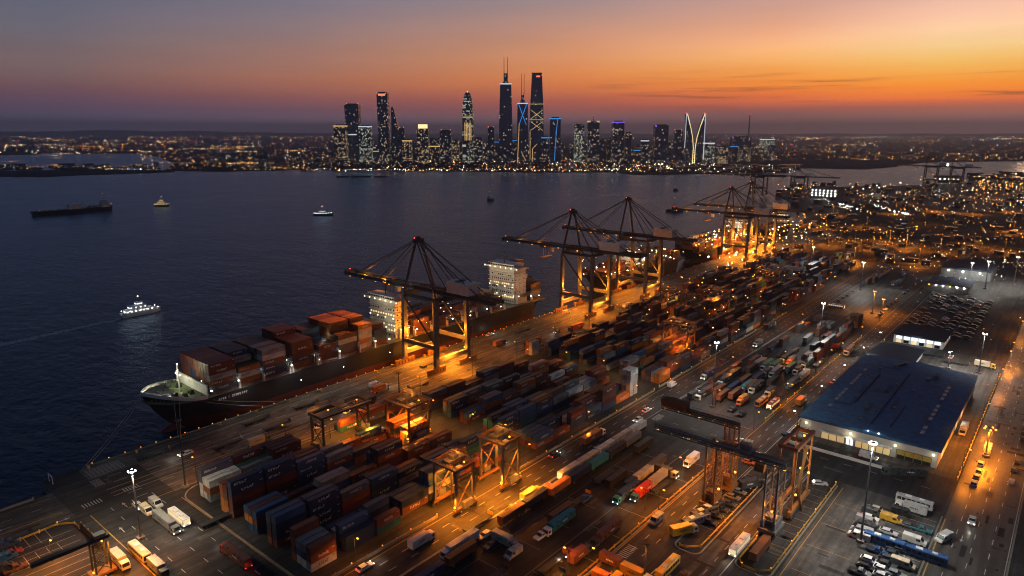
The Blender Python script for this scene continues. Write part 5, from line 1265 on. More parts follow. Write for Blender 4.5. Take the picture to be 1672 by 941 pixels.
for k, (c, px, py) in enumerate((('navy',12,894),('red',18,908),('blue',8,916),('brown',26,932),('dark',4,934))): vp('pickup' if k % 2 else 'van', c, px, py, 0, f'{c} vehicle parked at the lower left edge of the quay lot')
# on the apron
vp('flat', 'white', 372, 728, 0, 'white lit flatbed with a long pale load on the quay apron'); vp('flat', 'navy', 452, 698, 0, 'long dark flatbed alone on the quay apron'); vp('flat', 'orange', 250, 745, 10, 'low flatbed with an orange headboard near the quay edge'); vp('flat', 'orange', 500, 664, 5, 'orange trimmed flatbed close beside the big ship hull')
vp('truck', 'orange', 620, 640, 0, 'orange truck on the quay road below the first quay crane', 'white', True); vp('car', 'white', 800, 548, 0, 'white car on the apron beyond the first quay crane', lit=True); vp('van', 'white', 925, 512, 0, 'white van under the second quay crane', lit=True); vp('flat', 'grey', 700, 597, 0, 'grey flatbed waiting below the first quay crane')
vp('pickup', 'white', 520, 700, 200, 'white pickup by the dark yard crane near the quay road'); vp('truck', 'white', 612, 715, 0, 'white truck between the orange and dark yard cranes', 'white', True)
# the row of trailers along the main road
veh('semi', 'white', 137.5, 152.2, 180, 'white box semi truck at the near end of the trailer row', 'white'); veh('trailer', 'brown', 134, 156.4, 180, 'brown container trailer beside the white semi truck'); veh('semi', 'navy', 118, 156.2, 180, 'navy semi truck nearest the camera in the trailer row', 'dark')
for k, (s, t, c) in enumerate(((161.5,153.8,'brown'),(174.5,153.8,'dark'),(187,155.2,'orange'),(199.8,155.4,'navy'),(212.8,155.6,'teal'),(199,151.2,'white'),(212,151.2,'cream'),(225,151.2,'white'),(238,151.2,'cream'),(251,151.4,'white'),(226,155.6,'dark'),(239,155.6,'grey'))):
    veh('trailer', c, s, t, 180, f'{c} container trailer, {ORD[k % 6]} of its row beside the main road' + (' nearest the lamps' if k < 2 else ' on the road side' if 5 <= k < 10 else ' on the lot side'))
veh('pickup', 'yellow', 166, 150.2, 0, 'yellow lit service pickup between main road and trailers', lit=True); veh('truck', 'yellow', 176, 150.2, 0, 'yellow service truck in the brightest orange light', 'yellow', True); veh('pickup', 'orange', 185.5, 150.6, 0, 'orange service pickup at the end of the bright orange patch', lit=True)
veh('car', 'white', 148, 153.6, 180, 'white car beside the bright orange patch of road'); vp('flat', 'yellow', 780, 858, 0, 'flatbed with a yellow headboard near the glowing road patch')
vp('truck', 'cream', 822, 889, 90, 'cream box truck parked across the truck lot', 'grey'); vp('van', 'silver', 838, 908, 180, 'silver van nose out in front of the cream box truck'); vp('car', 'navy', 802, 893, 180, 'navy car behind the cream box truck')
veh('trailer', 'brown', 173, 166.3, 180, 'brown trailer beside the teal semi truck in the lot'); vp('semi', 'teal', 912, 862, 180, 'bright teal semi truck in the dark truck lot', 'white'); vp('pickup', 'white', 884, 878, 180, 'white pickup in front of the teal semi truck')
vp('flat', 'orange', 944, 822, 0, 'flatbed with an orange headboard in the dark lot'); vp('pickup', 'blue', 955, 818, 0, 'blue pickup beside the flatbed in the dark lot')
vp('semi', 'navy', 1022, 812, 180, 'navy semi truck with glowing pale lamps, left of a pair', 'teal', True); vp('semi', 'red', 1050, 808, 180, 'red semi truck with glowing lamps, right of a pair', 'blue', True); vp('trailer', 'grey', 1073, 790, 180, 'grey trailer behind the red semi truck'); vp('trailer', 'silver', 1050, 783, 180, 'silver trailer behind the navy semi truck')
vp('truck', 'dark', 1084, 776, 90, 'dark box truck with an orange lit top near the lane', 'silver', True); vp('truck', 'white', 1130, 757, 180, 'white truck in the orange lit corner of the truck lot', 'white', True)
vp('pickup', 'red', 930, 905, 180, 'red pickup with blazing headlights in the truck lot', lit=True); vp('flat', 'grey', 960, 895, 180, 'empty grey flatbed behind the red pickup')
for k, (kd, c, px, py, hd) in enumerate((('truck','brown',1000,925,90),('van','orange',985,948,90),('truck','yellow',1035,945,90),('bus','yellow',1090,934,0),('pickup','brown',1115,946,0),('van','yellow',1008,950,0))): vp(kd, c, px, py, hd, f'{c} {kd} at the bottom edge beside the short orange pole' + ('' if k != 2 else ', middle of the group'))
q = random.Random(31); n = 0
for row, (t, s0, s1) in enumerate(((164.5,106,140),(170.5,108,138),(180,112,160),(184.5,104,176),(162.5,182,246),(168.5,184,240),(174.5,204,246),(183.5,206,250))):
    s = s0+q.uniform(0, 5); k = 0
    while s < s1-6:
        if q.random() < .62:
            kd = q.choice(['trailer','flat','semi','truck','trailer','flat']); c = q.choice(['brown','dark','navy','grey','dark','brown','black','navy'])
            veh(kd, c, s+6, t+q.uniform(-.4,.4), q.choice((0,180)), f'{c} {"flatbed" if kd=="flat" else kd}, {ORD[k]} along {ORD[row]} line of the dark truck lot', 'dark' if kd in ('semi','truck') else None, False, 'trucks and trailers in the dark truck lot')
        s += 15.5; k += 1
for k, (s, t, kd, c) in enumerate(((112,20,'car','white'),(136,34,'truck','grey'),(148,12,'flat','grey'),(190,35,'semi','dark'),(212,18,'van','white'),(226,36,'flat','navy'),(306,22,'truck','orange'),(322,36,'semi','brown'),(340,14,'flat','grey'),(352,33,'car','silver'),(366,38,'semi','red'),(440,34,'truck','white'),(466,38,'semi','navy'),(540,36,'truck','brown'),(580,38,'semi','grey'))):
    veh(kd, c, s, t, q.choice((0,180)), f'{c} {"flatbed" if kd=="flat" else kd} on the quay apron, {ORD[k]} counted from the quay corner', 'dark' if kd in ('semi','truck') else None, k % 3 == 0, 'vehicles on the quay apron')
for k, (s, t, hd, kd, c) in enumerate(((112,137,0,'car','white'),(131,141,0,'truck','white'),(209,137,0,'car','dark'),(232,141,0,'semi','brown'),(262,145.5,180,'car','silver'),(312,137,0,'van','white'),(338,145.5,180,'semi','navy'),(366,141,0,'car','red'),(410,145.5,180,'truck','grey'),(455,137,0,'semi','dark'),(160,197,0,'car','dark'),(192,192.6,180,'van','silver'),(262,200.5,0,'car','white'),(330,196.5,0,'truck','orange'),(372,200.5,0,'car','silver'),(430,193,180,'semi','brown'))):
    veh(kd, c, s, t, hd, f'{c} {"semi truck" if kd=="semi" else kd} driving on the {"main road" if t < 150 else "lane beside the truck yards"}, {ORD[k if k < 10 else k-10]} from the camera', 'white' if kd in ('semi','truck') else None, k % 2 == 0, 'vehicles driving on the port roads')
# gantry island and lanes
vp('truck', 'yellow', 1113, 874, 30, 'yellow striped van truck at the round end of the vehicle island', 'silver'); vp('bus', 'navy', 1136, 856, 20, 'navy bus parked on the vehicle island'); vp('bus', 'dark', 1150, 843, 20, 'black bus beside the navy bus on the island'); vp('bus', 'black', 1160, 836, 20, 'unlit black bus nearest the gantry leg on the island')
vp('truck', 'dark', 1222, 798, 30, 'dark truck parked between the two gantry towers', 'dark'); vp('pickup', 'dark', 1235, 790, 30, 'dark pickup between the two gantry towers'); vp('car', 'white', 1205, 722, 0, 'white car driving past the orange gantry tower', lit=True); vp('car', 'orange', 1222, 757, 90, 'orange lit car under the teal girder')
vp('bus', 'white', 1207, 897, 180, 'long white lit van bus at the foot of the bright gantry tower', lit=True); vp('trailer', 'brown', 1240, 907, 180, 'brown trailer beside the long white bus'); vp('flat', 'red', 1296, 838, 0, 'red flatbed beside the bright gantry tower'); vp('car', 'silver', 1338, 792, 60, 'silver car in the pale light right of the gantry')
# mast lot
LOT = [('bus','silver',1492,826,'silver bus at the far end of the car lot'),('truck','silver',1490,838,'silver box truck beside the silver bus'),('van','black',1473,841,'black van at the far end of the car lot'),('van','yellow',1455,852,'yellow striped van in the left row of the car lot'),('pickup','teal',1503,868,'teal pickup in the right row of the car lot'),('car','dark',1484,862,'dark car in the middle of the car lot'),
       ('car','silver',1450,872,'silver car beside the blue articulated bus, left row'),('van','white',1493,887,'white van in the right row of the car lot'),('pickup','blue',1431,903,'blue pickup just below the blue bus, left row'),('van','cream',1474,926,'cream van in the right row nearest the camera'),
       ('car','white',1420,918,'white car third from the camera in the left row'),('car','black',1414,929,'black car second from the camera in the left row'),('pickup','grey',1403,938,'grey pickup nearest the camera in the left row'),('car','grey',1462,940,'grey car nearest the camera between the rows'),('car','dark',1437,885,'dark car above the blue bus in the left row')]
for kd, c, px, py, lab in LOT: vp(kd, c, px, py, 90 if kd != 'truck' else 270, lab)
q = random.Random(15)
for k in range(9):
    veh('car', q.choice(['silver','white','dark','grey','black']), 198+k*3.55, 258.6+q.uniform(-.5,.5), q.choice((90,90,270)), f'car {ORD[k]} from the camera in the inner line of the car lot')
for k in range(7):
    veh(q.choice(['car','van','car']), q.choice(['silver','white','grey','cream','dark']), 226+k*3.7, 248+q.uniform(-.5,.5), q.choice((90,270)), f'vehicle {ORD[k]} past the mast foot in the line behind the mast')
for k in range(8):
    veh('car', q.choice(['silver','white','grey','black','dark','navy']), 203+k*5.2, 206.6+q.uniform(-.4,.4), 90, f'parked car {ORD[k]} along the vehicle island under the near gantry leg')
s, t = at(1463, 903); veh('bus', 'blue', s+2, t-4, 90, 'rear half of the blue articulated bus in the car lot'); veh('bus', 'blue', s+2, t+7.8, 90, 'front half of the blue articulated bus in the car lot')
vp('van', 'white', 1540, 883, 200, 'white van on the street edge right of the car lot'); vp('car', 'silver', 1587, 853, 180, 'car with glowing headlights driving down the dark street', lit=True)
for k, (px, py, c) in enumerate(((1613,734,'white'),(1611,744,'grey'),(1601,760,'silver'),(1598,772,'dark'),(1594,781,'navy'),(1590,792,'blue'))): vp('car' if k else 'van', c, px, py, 0, f'{c} {"car" if k else "van"}, {ORD[k]} from the orange lamp in the parked line on the street')
vp('semi', 'dark', 1474, 778, 240, 'dark articulated truck parked before the warehouse shutter', 'dark'); vp('van', 'white', 1418, 749, 90, 'white van with blazing headlights before the warehouse', lit=True); vp('truck', 'white', 1573, 706, 180, 'white box truck docked at the side of the warehouse', 'white'); vp('pickup', 'blue', 1288, 713, 90, 'blue pickup beside the warehouse corner')
vp('truck', 'cream', 1605, 600, 90, 'cream box truck parked behind the warehouse by the mast', 'yellow', True); vp('flat', 'grey', 1560, 595, 90, 'long grey flatbed behind the warehouse'); vp('flat', 'red', 1520, 582, 90, 'flatbed with a red headboard behind the warehouse'); vp('car', 'white', 1552, 585, 0, 'white lit car behind the warehouse', lit=True)
veh('car', 'white', *at(1056, 672), 0, 'white car alone on the main road', lit=True)
# truck yard beyond the side road
veh('truck', 'orange', *at(1213, 658), 180, 'orange box truck at the front of the truck yard', 'orange'); vp('bus', 'orange', 1243, 660, 180, 'orange bus beside the red bus in the truck yard'); vp('bus', 'red', 1262, 664, 180, 'red bus with glowing lamps at the front of the truck yard', lit=True); veh('trailer', 'brown', *at(1228, 636), 180, 'brown trailer behind the orange box truck'); vp('pickup', 'dark', 1195, 671, 180, 'dark pickup in front of the orange box truck'); vp('pickup', 'black', 1211, 678, 180, 'black pickup at the very front of the truck yard'); vp('car', 'red', 1150, 615, 0, 'red car on the kerb of the main road by the mast')
vp('bus', 'blue', 1365, 503, 90, 'blue white lit bus at the end of the truck yard', lit=True); vp('trailer', 'red', 1353, 571, 60, 'red ended trailer parked askew in the truck yard'); vp('truck', 'orange', 1290, 598, 180, 'orange lit truck deep in the truck yard', 'orange', True); vp('truck', 'teal', 1315, 601, 180, 'teal truck deep in the truck yard', 'white', True)
q = random.Random(5); n = 0
for row, (t, s0, s1, st_) in enumerate(((152.5,303,392,14.),(156.3,305,392,14.2),(160.2,318,398,14.),(164.4,312,398,14.6),(168.6,318,396,14.4),(172.6,334,398,14.2),(176.6,348,398,14.5),(181,332,398,14.2),(185.6,338,398,14.4))):
    s = s0; k = 0
    while s < s1:
        kd = q.choice(['trailer','trailer','semi','flat','truck']); c = q.choice(['brown','grey','teal','dark','dark','navy','brown','brown','silver'])
        if q.random() < .85: veh(kd, c, s+q.uniform(-1.5,1.5), t+q.uniform(-.3,.3), q.choice((0,180)), f'{c} {"flatbed" if kd=="flat" else kd}, {ORD[k]} along {ORD[row]} row of the truck yard', 'white' if kd in ('semi','truck') else None, False, 'trucks and trailers in the truck yard')
        s += st_; k += 1
for s_, t_, z_, p_ in ((160,145.5,8,9500),(170,149,8,9000),(181,146,8,9500),(189,150.5,7,6000),(150,143,9,5500)): lamp(s_, t_, z_, SOD, p_, .4, None, 160)  # fixtureless spots added above the main road for its orange glow
# cars in far lots: one mesh each, too small to show parts
FAR = {}
def farcar(c, s, t, hd, label, group):
    if c not in FAR:
        me = MB().sprism([(-2.3,.3),(2.3,.3),(2.3,.8),(1.2,.95),(.4,1.5),(-1.4,1.5),(-2.2,1.0)], -.92, .92, 0).box(2.28, 2.34, -.8, -.4, .55, .8, 1).box(2.28, 2.34, .4, .8, .55, .8, 1).box(-1.4, .5, -.93, .93, 1., 1.4, 2).mesh('far_car', [PAINT[c], M['lens'], M['glass']]); FAR[c] = me
    o = bpy.data.objects.new('parked_car', FAR[c]); C.objects.link(o); o.location = (s, -t, .02); o.rotation_euler.z = -math.radians(hd); tag(o, label, 'car', group)
for lot, (s0, s1, ts, place) in enumerate(((508,640,(207,213,219,225,231,237,243),'car park behind lit office'), (470,640,(276,282.),'street beyond the warehouse'), (455,660,(292,),'roadside strip at the right edge'), (530,640,(186,),'open lot edge'), (560,720,(152,),'main road shoulder'), (300,470,(283,),'orange lit street past the warehouse'))):
    for row, t in enumerate(ts):
        k = 0; s = s0+q.uniform(0, 6)
        while s < s1:
            if q.random() < .8:
                c = q.choice(['dark','black','silver','white','grey','navy','dark','brown'])
                farcar(c, s, t+q.uniform(-.4,.4), 90 if lot == 0 else 0, f'small {c} car, {ORD[min(k,19)]} along {ORD[row]} row, {place}', 'cars in far lots')
            s += q.uniform(6.5, 13) if lot != 1 else q.uniform(15, 30); k += 1
# ---------------------------------------------------------------- sheds
def shed(name, label, s0, s1, t0, t1, h, roofm, doors=(), ridge=1.2, wallm='white_wall'):
    r_ = tag(empty(name, s0, t0), label, 'building'); A, B = s1-s0, t1-t0
    MB().box(0, A, 0, B, 0, h).build('wall', M[wallm], r_)
    rf = MB(); e = .8
    rf.add([(-e,-e,h+.02),(A+e,-e,h+.02),(A+e,B/2,h+ridge),(-e,B/2,h+ridge),(A+e,B+e,h+.02),(-e,B+e,h+.02),(-e,-e,h-.4),(A+e,-e,h-.4),(A+e,B+e,h-.4),(-e,B+e,h-.4)], [(0,1,2,3),(3,2,4,5),(0,3,5,9,6),(1,7,8,4,2),(0,6,7,1),(5,4,8,9)])
    rf = rf.build('roof', M[roofm], r_)
    return r_, rf, A, B
M['roof_blue'] = ribbed('roof_blue', (.020,.098,.215), 1.1, .85, .6); M['roof_dark'] = mat('roof_dark', (.03,.038,.06), .85, spec=.1); M['skylight'] = mat('skylight', (.15,.20,.28), .4, var=.6, scale=.3); M['roof_patch'] = ribbed('roof_patch', (.024,.105,.225), 1.1, .85)
w_, rf, A, B = shed('warehouse', 'large blue roofed warehouse with white walls and lit loading bays', 297.5, 408, 206.5, 259, 7.6, 'roof_blue')
def rz(t): return 7.62+1.2*(1-abs(t-B/2)/(B/2+.8))
for tt, n0 in ((6.5, 13), (44.5, 13)):
    for k in range(n0):
        if (k*7+int(tt)) % 5 == 3: continue
        s0 = (12+k*6) if tt > 20 else (18+k*5.2)
        MB().box(s0, s0+4, tt-.7, tt+.7, rz(tt)-.05, rz(tt)+.22).build('skylight', M['skylight'], rf)
for a, b2, c, d in ((30,78,14,14.6),(8,88,26.0,26.5),(10,40,33,33.4)): MB().box(a, b2, c, d, rz(c)+.02, rz(c)+.28).build('roof_ridge', M['roof_dark'], rf)
MB().add([(26,16,rz(16)+.03),(78,16,rz(16)+.03),(78,25.5,rz(25.5)+.03),(26,25.5,rz(25.5)+.03)], [(0,1,2,3)]).build('roof_patch', M['roof_patch'], rf, normals=False)
MB().add([(6,28,rz(28)+.03),(44,28,rz(28)+.03),(44,42,rz(42)+.03),(6,42,rz(42)+.03)], [(0,1,2,3)]).build('roof_patch', M['roof_patch'], rf, normals=False)
sm = MB()
for k in range(1, 12): sm.add([(k*9.2, -.8, 7.66), (k*9.2+.12, -.8, 7.66), (k*9.2+.12, B/2, 8.87), (k*9.2, B/2, 8.87), (k*9.2+.12, B+.8, 7.66), (k*9.2, B+.8, 7.66)], [(0,1,2,3),(3,2,4,5)])
sm.build('roof_seam', M['roof_dark'], rf, normals=False)
M['roof_stain'] = ribbed('roof_stain', (.012,.06,.15), 1.1, .85, .6); M['roof_pale'] = ribbed('roof_pale', (.035,.11,.22), 1.1, .8, .6)
qr = random.Random(4)
for k in range(16):
    a, b2 = qr.uniform(4, 92), qr.uniform(2, 44); w, d_ = qr.choice(((9.2,3),(4.6,6),(13,2.2),(3,8))); e_ = min(b2+d_, B/2-.3) if b2 < B/2 else b2+d_
    MB().add([(a,b2,rz(b2)+.045),(a+w,b2,rz(b2)+.045),(a+w,e_,rz(e_)+.045),(a,e_,rz(e_)+.045)], [(0,1,2,3)]).build('roof_patch', M[qr.choice(('roof_stain','roof_stain','roof_pale'))], rf, normals=False)
for k in range(9): MB().cbox(qr.uniform(8,100), qr.uniform(8,46), 8.2, 1.2, 1.2, 1.1).build('roof_vent', M['steel'], rf)
for tt in (-.9, B+.9): MB().box(-.8, A+.8, tt-.15, tt+.15, 7.3, 7.6).build('gutter', M['steel_dark'], rf)
for k in range(6): MB().cbox(96+k*1.6, 18+k*.7, rz(20), 1.1, 1.1, 1.2).build('roof_vent', M['steel'], rf)
for t0, t1, zz, mm in ((1.2,6.2,2.6,'g_dim'),(9,18.5,3.2,'g_bay'),(19,22,3.6,'g_winwhite'),(22.6,36,3.2,'g_bay'),(38.2,50.5,3.8,'dock_yellow')):
    if mm == 'g_bay' and mm not in M: M['g_bay'] = glow('lit_loading_bay', (1.,.72,.32), .34)
    if mm == 'dock_yellow': M['dock_yellow'] = mat('dock_yellow', (.5,.36,.06), .6)
    d = MB().box(-.12, .04, t0, t1, .3 if mm != 'dock_yellow' else 1.8, zz).build('loading_door', M[mm], w_)
    n = max(2, int((t1-t0)/2.6)); fr = MB()
    for k in range(n+1): x = t0+(t1-t0)*k/n; fr.box(-.3, -.12, x-.14, x+.14, 0, zz+.2)
    fr.box(-.32, -.12, t0-.1, t1+.1, zz+.05, zz+.3); fr.build('door_frame', M['steel'], d)
MB().box(-.16, -.02, 38.4, 50.3, .1, 1.75).build('dock_opening', M['rubber'], w_)
MB().box(-2.4, -.05, 8.5, 36.5, 3.9, 4.15).build('canopy', M['white_wall'], w_)
for tt in (2.5, 20.5, 37.5, 51): MB().cbox(-.25, tt, 5.1, .4, .6, .4).build('wall_lamp', M['g_warm2'], w_); lamp(-2.6, tt, 5.0, (1,.84,.55), 140 if tt != 20.5 else 300, .3, w_)
for tt in (27, 31): MB().cbox(-.5, tt, 8.4, .4, .5, .4).build('roof_lamp', M['g_led'], w_); lamp(-1.2, tt, 9.3, LED, 160, .3, w_)
for ss in (10, 28, 46, 62, 82): 
    MB().box(ss, ss+5, B-.03, B+.1, .2, 3.6).build('side_door', M['g_dim' if ss in (10, 46, 62) else 'steel'], w_)
    MB().cbox(ss+2, B+.2, 5, .5, .4, .4).build('wall_lamp', M['g_warm2'], w_); lamp(ss+2, B+1.6, 5, (1,.84,.55), 150, .3, w_)
o_, rf2, A, B = shed('office_building', 'small white office with a row of bright windows and a dark roof', 474, 503, 208, 235, 5.4, 'roof_dark', ridge=.9)
for k in range(6): 
    d = MB().box(-.08, .03, 1.5+k*4.2, 4.6+k*4.2, 2.6, 4.4).build('window', M['g_winwhite'], o_); MB().box(-.1, .02, 1.6+k*4.2, 4.4+k*4.2, .2, 2.1).build('shop_door', M['glass' if k % 2 else 'g_dim'], o_)
for k in range(3): MB().box(6+k*8, 9+k*8, B-.03, B+.08, 1.4, 3.2).build('window', M['g_dim'], o_)
lamp(-5, B/2, 5, COOL, 900, .5, o_)
o_, rf2, A, B = shed('low_building', 'long low dark roofed office between warehouse and truck road, lamps along its eave', 420, 452, 205.5, 228, 4.2, 'roof_dark', ridge=.5)
for k in range(6): MB().cbox(-.3, 1.5+k*4, 3.4, .4, .8, .5).build('wall_lamp', M['g_led' if k % 2 else 'g_warm2'], o_); MB().box(-.06, .03, .8+k*4, 2.8+k*4, .6, 2.6).build('window', M['g_dim' if k % 3 else 'glass'], o_)
lamp(-4, B/2, 4, LED, 700, .4, o_)
o_, rf2, A, B = shed('grey_shed', 'far grey shed with two lamps on its pale wall', 724, 775, 196, 234, 9, 'roof_dark', wallm='steel')
for k in (6, 17, 30): MB().cbox(-.5, k, 6.5, .9, 1.1, .8).build('wall_lamp', M['g_led'], o_); lamp(-4, k, 6, LED, 260, .4, o_)
o_, rf2, A, B = shed('grey_shed', 'low dark depot in front of the far grey shed, bright red and white lamps', 655, 690, 196, 226, 6, 'roof_dark', wallm='steel')
for k in range(6): MB().cbox(-.4, 2+k*5, 4.6, .9, 1., .7).build('wall_lamp', M['g_led' if k % 3 else 'g_sod'], o_)
lamp(-5, 15, 5, LED, 700, .4, o_)
s, t = at(1342, 324); o_, rf2, A, B = shed('terminal_building', 'far terminal building ablaze with white floodlights near the point', s, s+50, t-22, t+28, 20, 'roof_dark', wallm='steel_dark')
for k in range(7):
    for z in (5, 10, 15): MB().cbox(-1, 3+k*7.2, z, .8, 1.5, 1.1).build('floodlight', M['g_led'], o_)
lamp(-30, 25, 25, LED, 9000, 1, o_)
s, t = at(1546, 299); o_, rf2, A, B = shed('dock_building', 'far dock building under a bright flood lamp between hazy cranes', s, s+40, t-30, t+30, 18, 'roof_dark', wallm='steel_dark')
MB().cbox(0, 20, 42, 16, 14, 7).build('floodlight', M['g_led'], o_)
for k in range(6): MB().cbox(-1, 4+k*10, 9, 1.5, 3., 2.).build('floodlight', M['g_warm2'], o_)
s, t = at(1680, 850); o_, rf2, A, B = shed('corner_building', 'dull teal sided building cut by the right edge of the frame', s-6, s+60, 294, 330, 9, 'roof_dark')
# ---------------------------------------------------------------- the city across the water
W1, W2, W3 = (1., .62, .24), (.95, .90, .75), (1., .78, .46)
TM = {'dark': windows('tower_dark', (.030,.085,.16), .045, W1, W2, .62, 4.2, 4.6), 'mid': windows('tower_mid', (.034,.08,.145), .095, W1, W2, .62, 4.2, 4.6), 'busy': windows('tower_busy', (.035,.07,.12), .16, W1, W3, .62, 4.2, 4.6, band=.6),
      'blue': windows('tower_blue', (.022,.085,.18), .032, W3, W2, .62, 4.2, 4.6), 'cool': windows('tower_cool', (.035,.085,.13), .17, (.7,.95,.85), W3, .62, 4.2, 4.6, band=.5), 'warm': windows('tower_warm', (.05,.055,.07), .10, W1, W3, .62, 4.2, 4.6)}
def tower(label, x0, x1, ytop, style='mid', yb=267., dep=.8, taper=1., name='tower', crown=None, rot=None, group='downtown towers'):
    xc = (x0+x1)/2; s, t = at(xc, yb, -3); d = depth(s, t)
    w = (x1-x0)*d/FPX; z = zat(s, t, ytop)+3
    a = math.atan2(-(t-CAM_T), s)             # the tower block stands square to the waterfront
    r_ = tag(empty(name, s, t, -3, HEAD-PI/2 if rot is None else rot), label, 'tower' if name != 'radio_mast' else 'mast', group)
    return r_, w, z
def shaft(r_, prof, mat_, dfac=.8, name='shaft', n=0):
    """prof: list of (z, half width, half depth, shift)"""
    mb = MB()
    if n: rings = [[(w*math.cos(2*PI*i/n)+sx, d*math.sin(2*PI*i/n), z) for i in range(n)] for z, w, d, sx in prof]
    else: rings = [[(sx-w,-d,z),(sx+w,-d,z),(sx+w,d,z),(sx-w,d,z)] for z, w, d, sx in prof]
    return mb.loft(rings).build(name, mat_, r_)
# local x of a tower runs left to right in the photograph, local t points away from the camera is -y: face towards the camera at t = +d
def simple(label, x0, x1, yt, style='mid', yb=267., strip=None, sign=None, roof='steel_dark', beacon=False, corner=None):
    r_, w, h = tower(label, x0, x1, yt, style, yb)
    hw_ = w/2; dd = min(hw_*1.0, 24)
    shaft(r_, [(0,hw_,dd,0),(h,hw_,dd,0)], TM[style])
    MB().box(-hw_*.7, hw_*.7, -dd*.7, dd*.7, h, h+4).build('roof_plant', M[roof], r_)
    if strip: MB().box(-hw_-.6, hw_+.6, -dd-.6, dd+.6, h-5, h-.5).build('light_crown', M[strip], r_)
    if sign: MB().box(-hw_*.8, hw_*.8, dd, dd+1., h-13, h-6).build('roof_sign', M[sign], r_)
    if beacon: MB().ball((-hw_*.8, 0, h+5), 1.6).ball((hw_*.8, 0, h+5), 1.6).build('beacon', M['g_red'], r_)
    if corner: MB().box(-hw_-.8, -hw_+5, dd-4, dd+1, h-7, h+1).build('corner_light', M[corner], r_)
    return r_, hw_, dd, h
simple('squat tower with a gold roof band at the left end of the skyline', 550, 568, 205, 'busy', strip='g_gold')
r_, a, d, h = simple('dark tall slab with red corner beacons, second from the left end', 569, 591, 171, 'dark', 266, beacon=True); MB().box(-a*.6, a*.6, d, d+1, h*.48, h*.48+4).build('sky_sign', M['g_white'], r_)
simple('teal glass tower with a white crown beside the dark beaconed slab', 590, 608, 206, 'cool', strip='g_white')
r_, a, d, h = simple('tall dark tower with a small red roof sign left of the skyline centre', 621, 638, 152, 'mid', 266); MB().box(-a*.7, a*.6, d, d+1.2, h-12, h-5).build('roof_sign', M['g_red'], r_)
r_, w, h = tower('slender tower with one slanted sunset lit side', 642, 656, 178, yb=266); shaft(r_, [(0,w/2,14,0),(h*.55,w*.45,14,-w*.05),(h,w*.16,10,-w*.33)], TM['dark']); MB().box(-w*.48, -w*.3, -2, 2, h, h+8).build('roof_fin', M['steel_dark'], r_)
simple('thin grey tower with a warm lamp on top beside the slanted tower', 654, 662, 210, 'dark', beacon=True)
simple('brownish office block with lit ledge right of the slanted tower', 659, 673, 229, 'busy', strip='g_gold')
r_, a, d, h = simple('stocky tower under a blazing gold crown', 683, 701, 210, 'busy'); MB().box(-a*.75, a*.75, -d*.75, d*.75, h, h+17).build('light_crown', M['g_gold2'], r_)
simple('low pale hotel with vertical light ribs right of the gold crowned tower', 702, 718, 238, 'warm', strip='g_gold')
simple('dark tower with a red rimmed flat top, left of the bullet tower', 720, 738, 214, 'mid', beacon=True)
r_, w, h = tower('rounded bullet shaped tower with a bright ribbed glass front', 755, 775, 150, yb=266)
a = w/2; shaft(r_, [(0,a*.95,a*.95,0),(h*.3,a,a,0),(h*.6,a*.97,a*.97,0),(h*.8,a*.86,a*.86,0),(h*.9,a*.72,a*.72,0),(h*.96,a*.52,a*.52,0),(h*.99,a*.28,a*.28,0)], TM['cool'], n=20)
fb = MB()
for k in range(5): fb.box(-a*.5+k*a*.24, -a*.5+k*a*.24+a*.1, a*.86, a*1.0, h*.32, h*.57)
fb.build('light_rib', M['g_gold'], r_)
MB().box(-a*.8, a*.8, a*.5, a*.98, h*.64, h*.652).box(-a*.55, a*.55, a*.4, a*.86, h*.86, h*.868).build('light_band', M['g_gold'], r_); MB().ball((0,0,h), 3).build('beacon', M['g_sod'], r_)
simple('dark block with a teal edge just right of the bullet tower', 775, 788, 226, 'mid', strip='g_cooldim' if 'g_cooldim' in M else None)
simple('small grey tower with a red lamp between bullet and tallest tower', 797, 807, 209, 'dark', beacon=True)
r_, w, h = tower('tallest tower of the skyline with twin needle antennas', 815, 837, 137, yb=266)
a = w/2; shaft(r_, [(0,a,a*.8,0),(h*.5,a*.96,a*.78,0),(h,a*.8,a*.66,0)], TM['blue'])
MB().box(-a*.84, a*.84, -a*.7, a*.7, h-4, h+1).build('light_crown', M['g_white'], r_)
MB().box(-a*.3, a*.3, -a*.3, a*.3, h+1, h+42).box(-a*.42, a*.42, -a*.4, a*.4, h+1, h+8).build('crown_block', TM['cool'], r_)
for x in (-a*.24, a*.28): MB().tube((x, 0, h+40), (x, 0, h+108), 1.5, 6, 0, .9).build('antenna', M['steel_dark'], r_)
r_, w, h = tower('dark blue tower with a glowing blue X and twin antennas', 844, 862, 169, yb=266)
a = w/2; shaft(r_, [(0,a,a*.8,0),(h,a*.92,a*.74,0)], TM['blue']); x = MB(); f = a*.82
x.bar((-f*.9, f, h-2), (f*.7, f*1.02, h*.66), 2.2, 2.2).bar((f*.9, f, h-2), (-f*.7, f*1.02, h*.66), 2.2, 2.2); x.build('blue_light_cross', M['g_blue'], r_)
MB().bar((-f*.75, f, h*.66), (-f*1.08, f*1.02, 4), 2.2, 2.2).bar((-f*1.05, f*1.1, 8), (f*.9, f*1.1, 8), 2.2, 3).bar((-f*.3, f*1.05, h*.2), (f*.7, f*1.05, 10), 1.6).build('gold_light_line', M['g_gold'], r_)
MB().box(-a*.95, a*.95, -a*.76, a*.76, h-3, h+1).build('light_crown', M['g_white'], r_); MB().box(-a*.26, a*.26, -a*.26, a*.26, h, h+36).box(-a*.4, a*.4, -a*.4, a*.4, h, h+12).build('crown_block', TM['cool'], r_)
for x_ in (-a*.2, a*.26): MB().tube((x_, 0, h+34), (x_, 0, h+122), 1.2, 6, 0, .8).build('antenna', M['steel_dark'], r_)
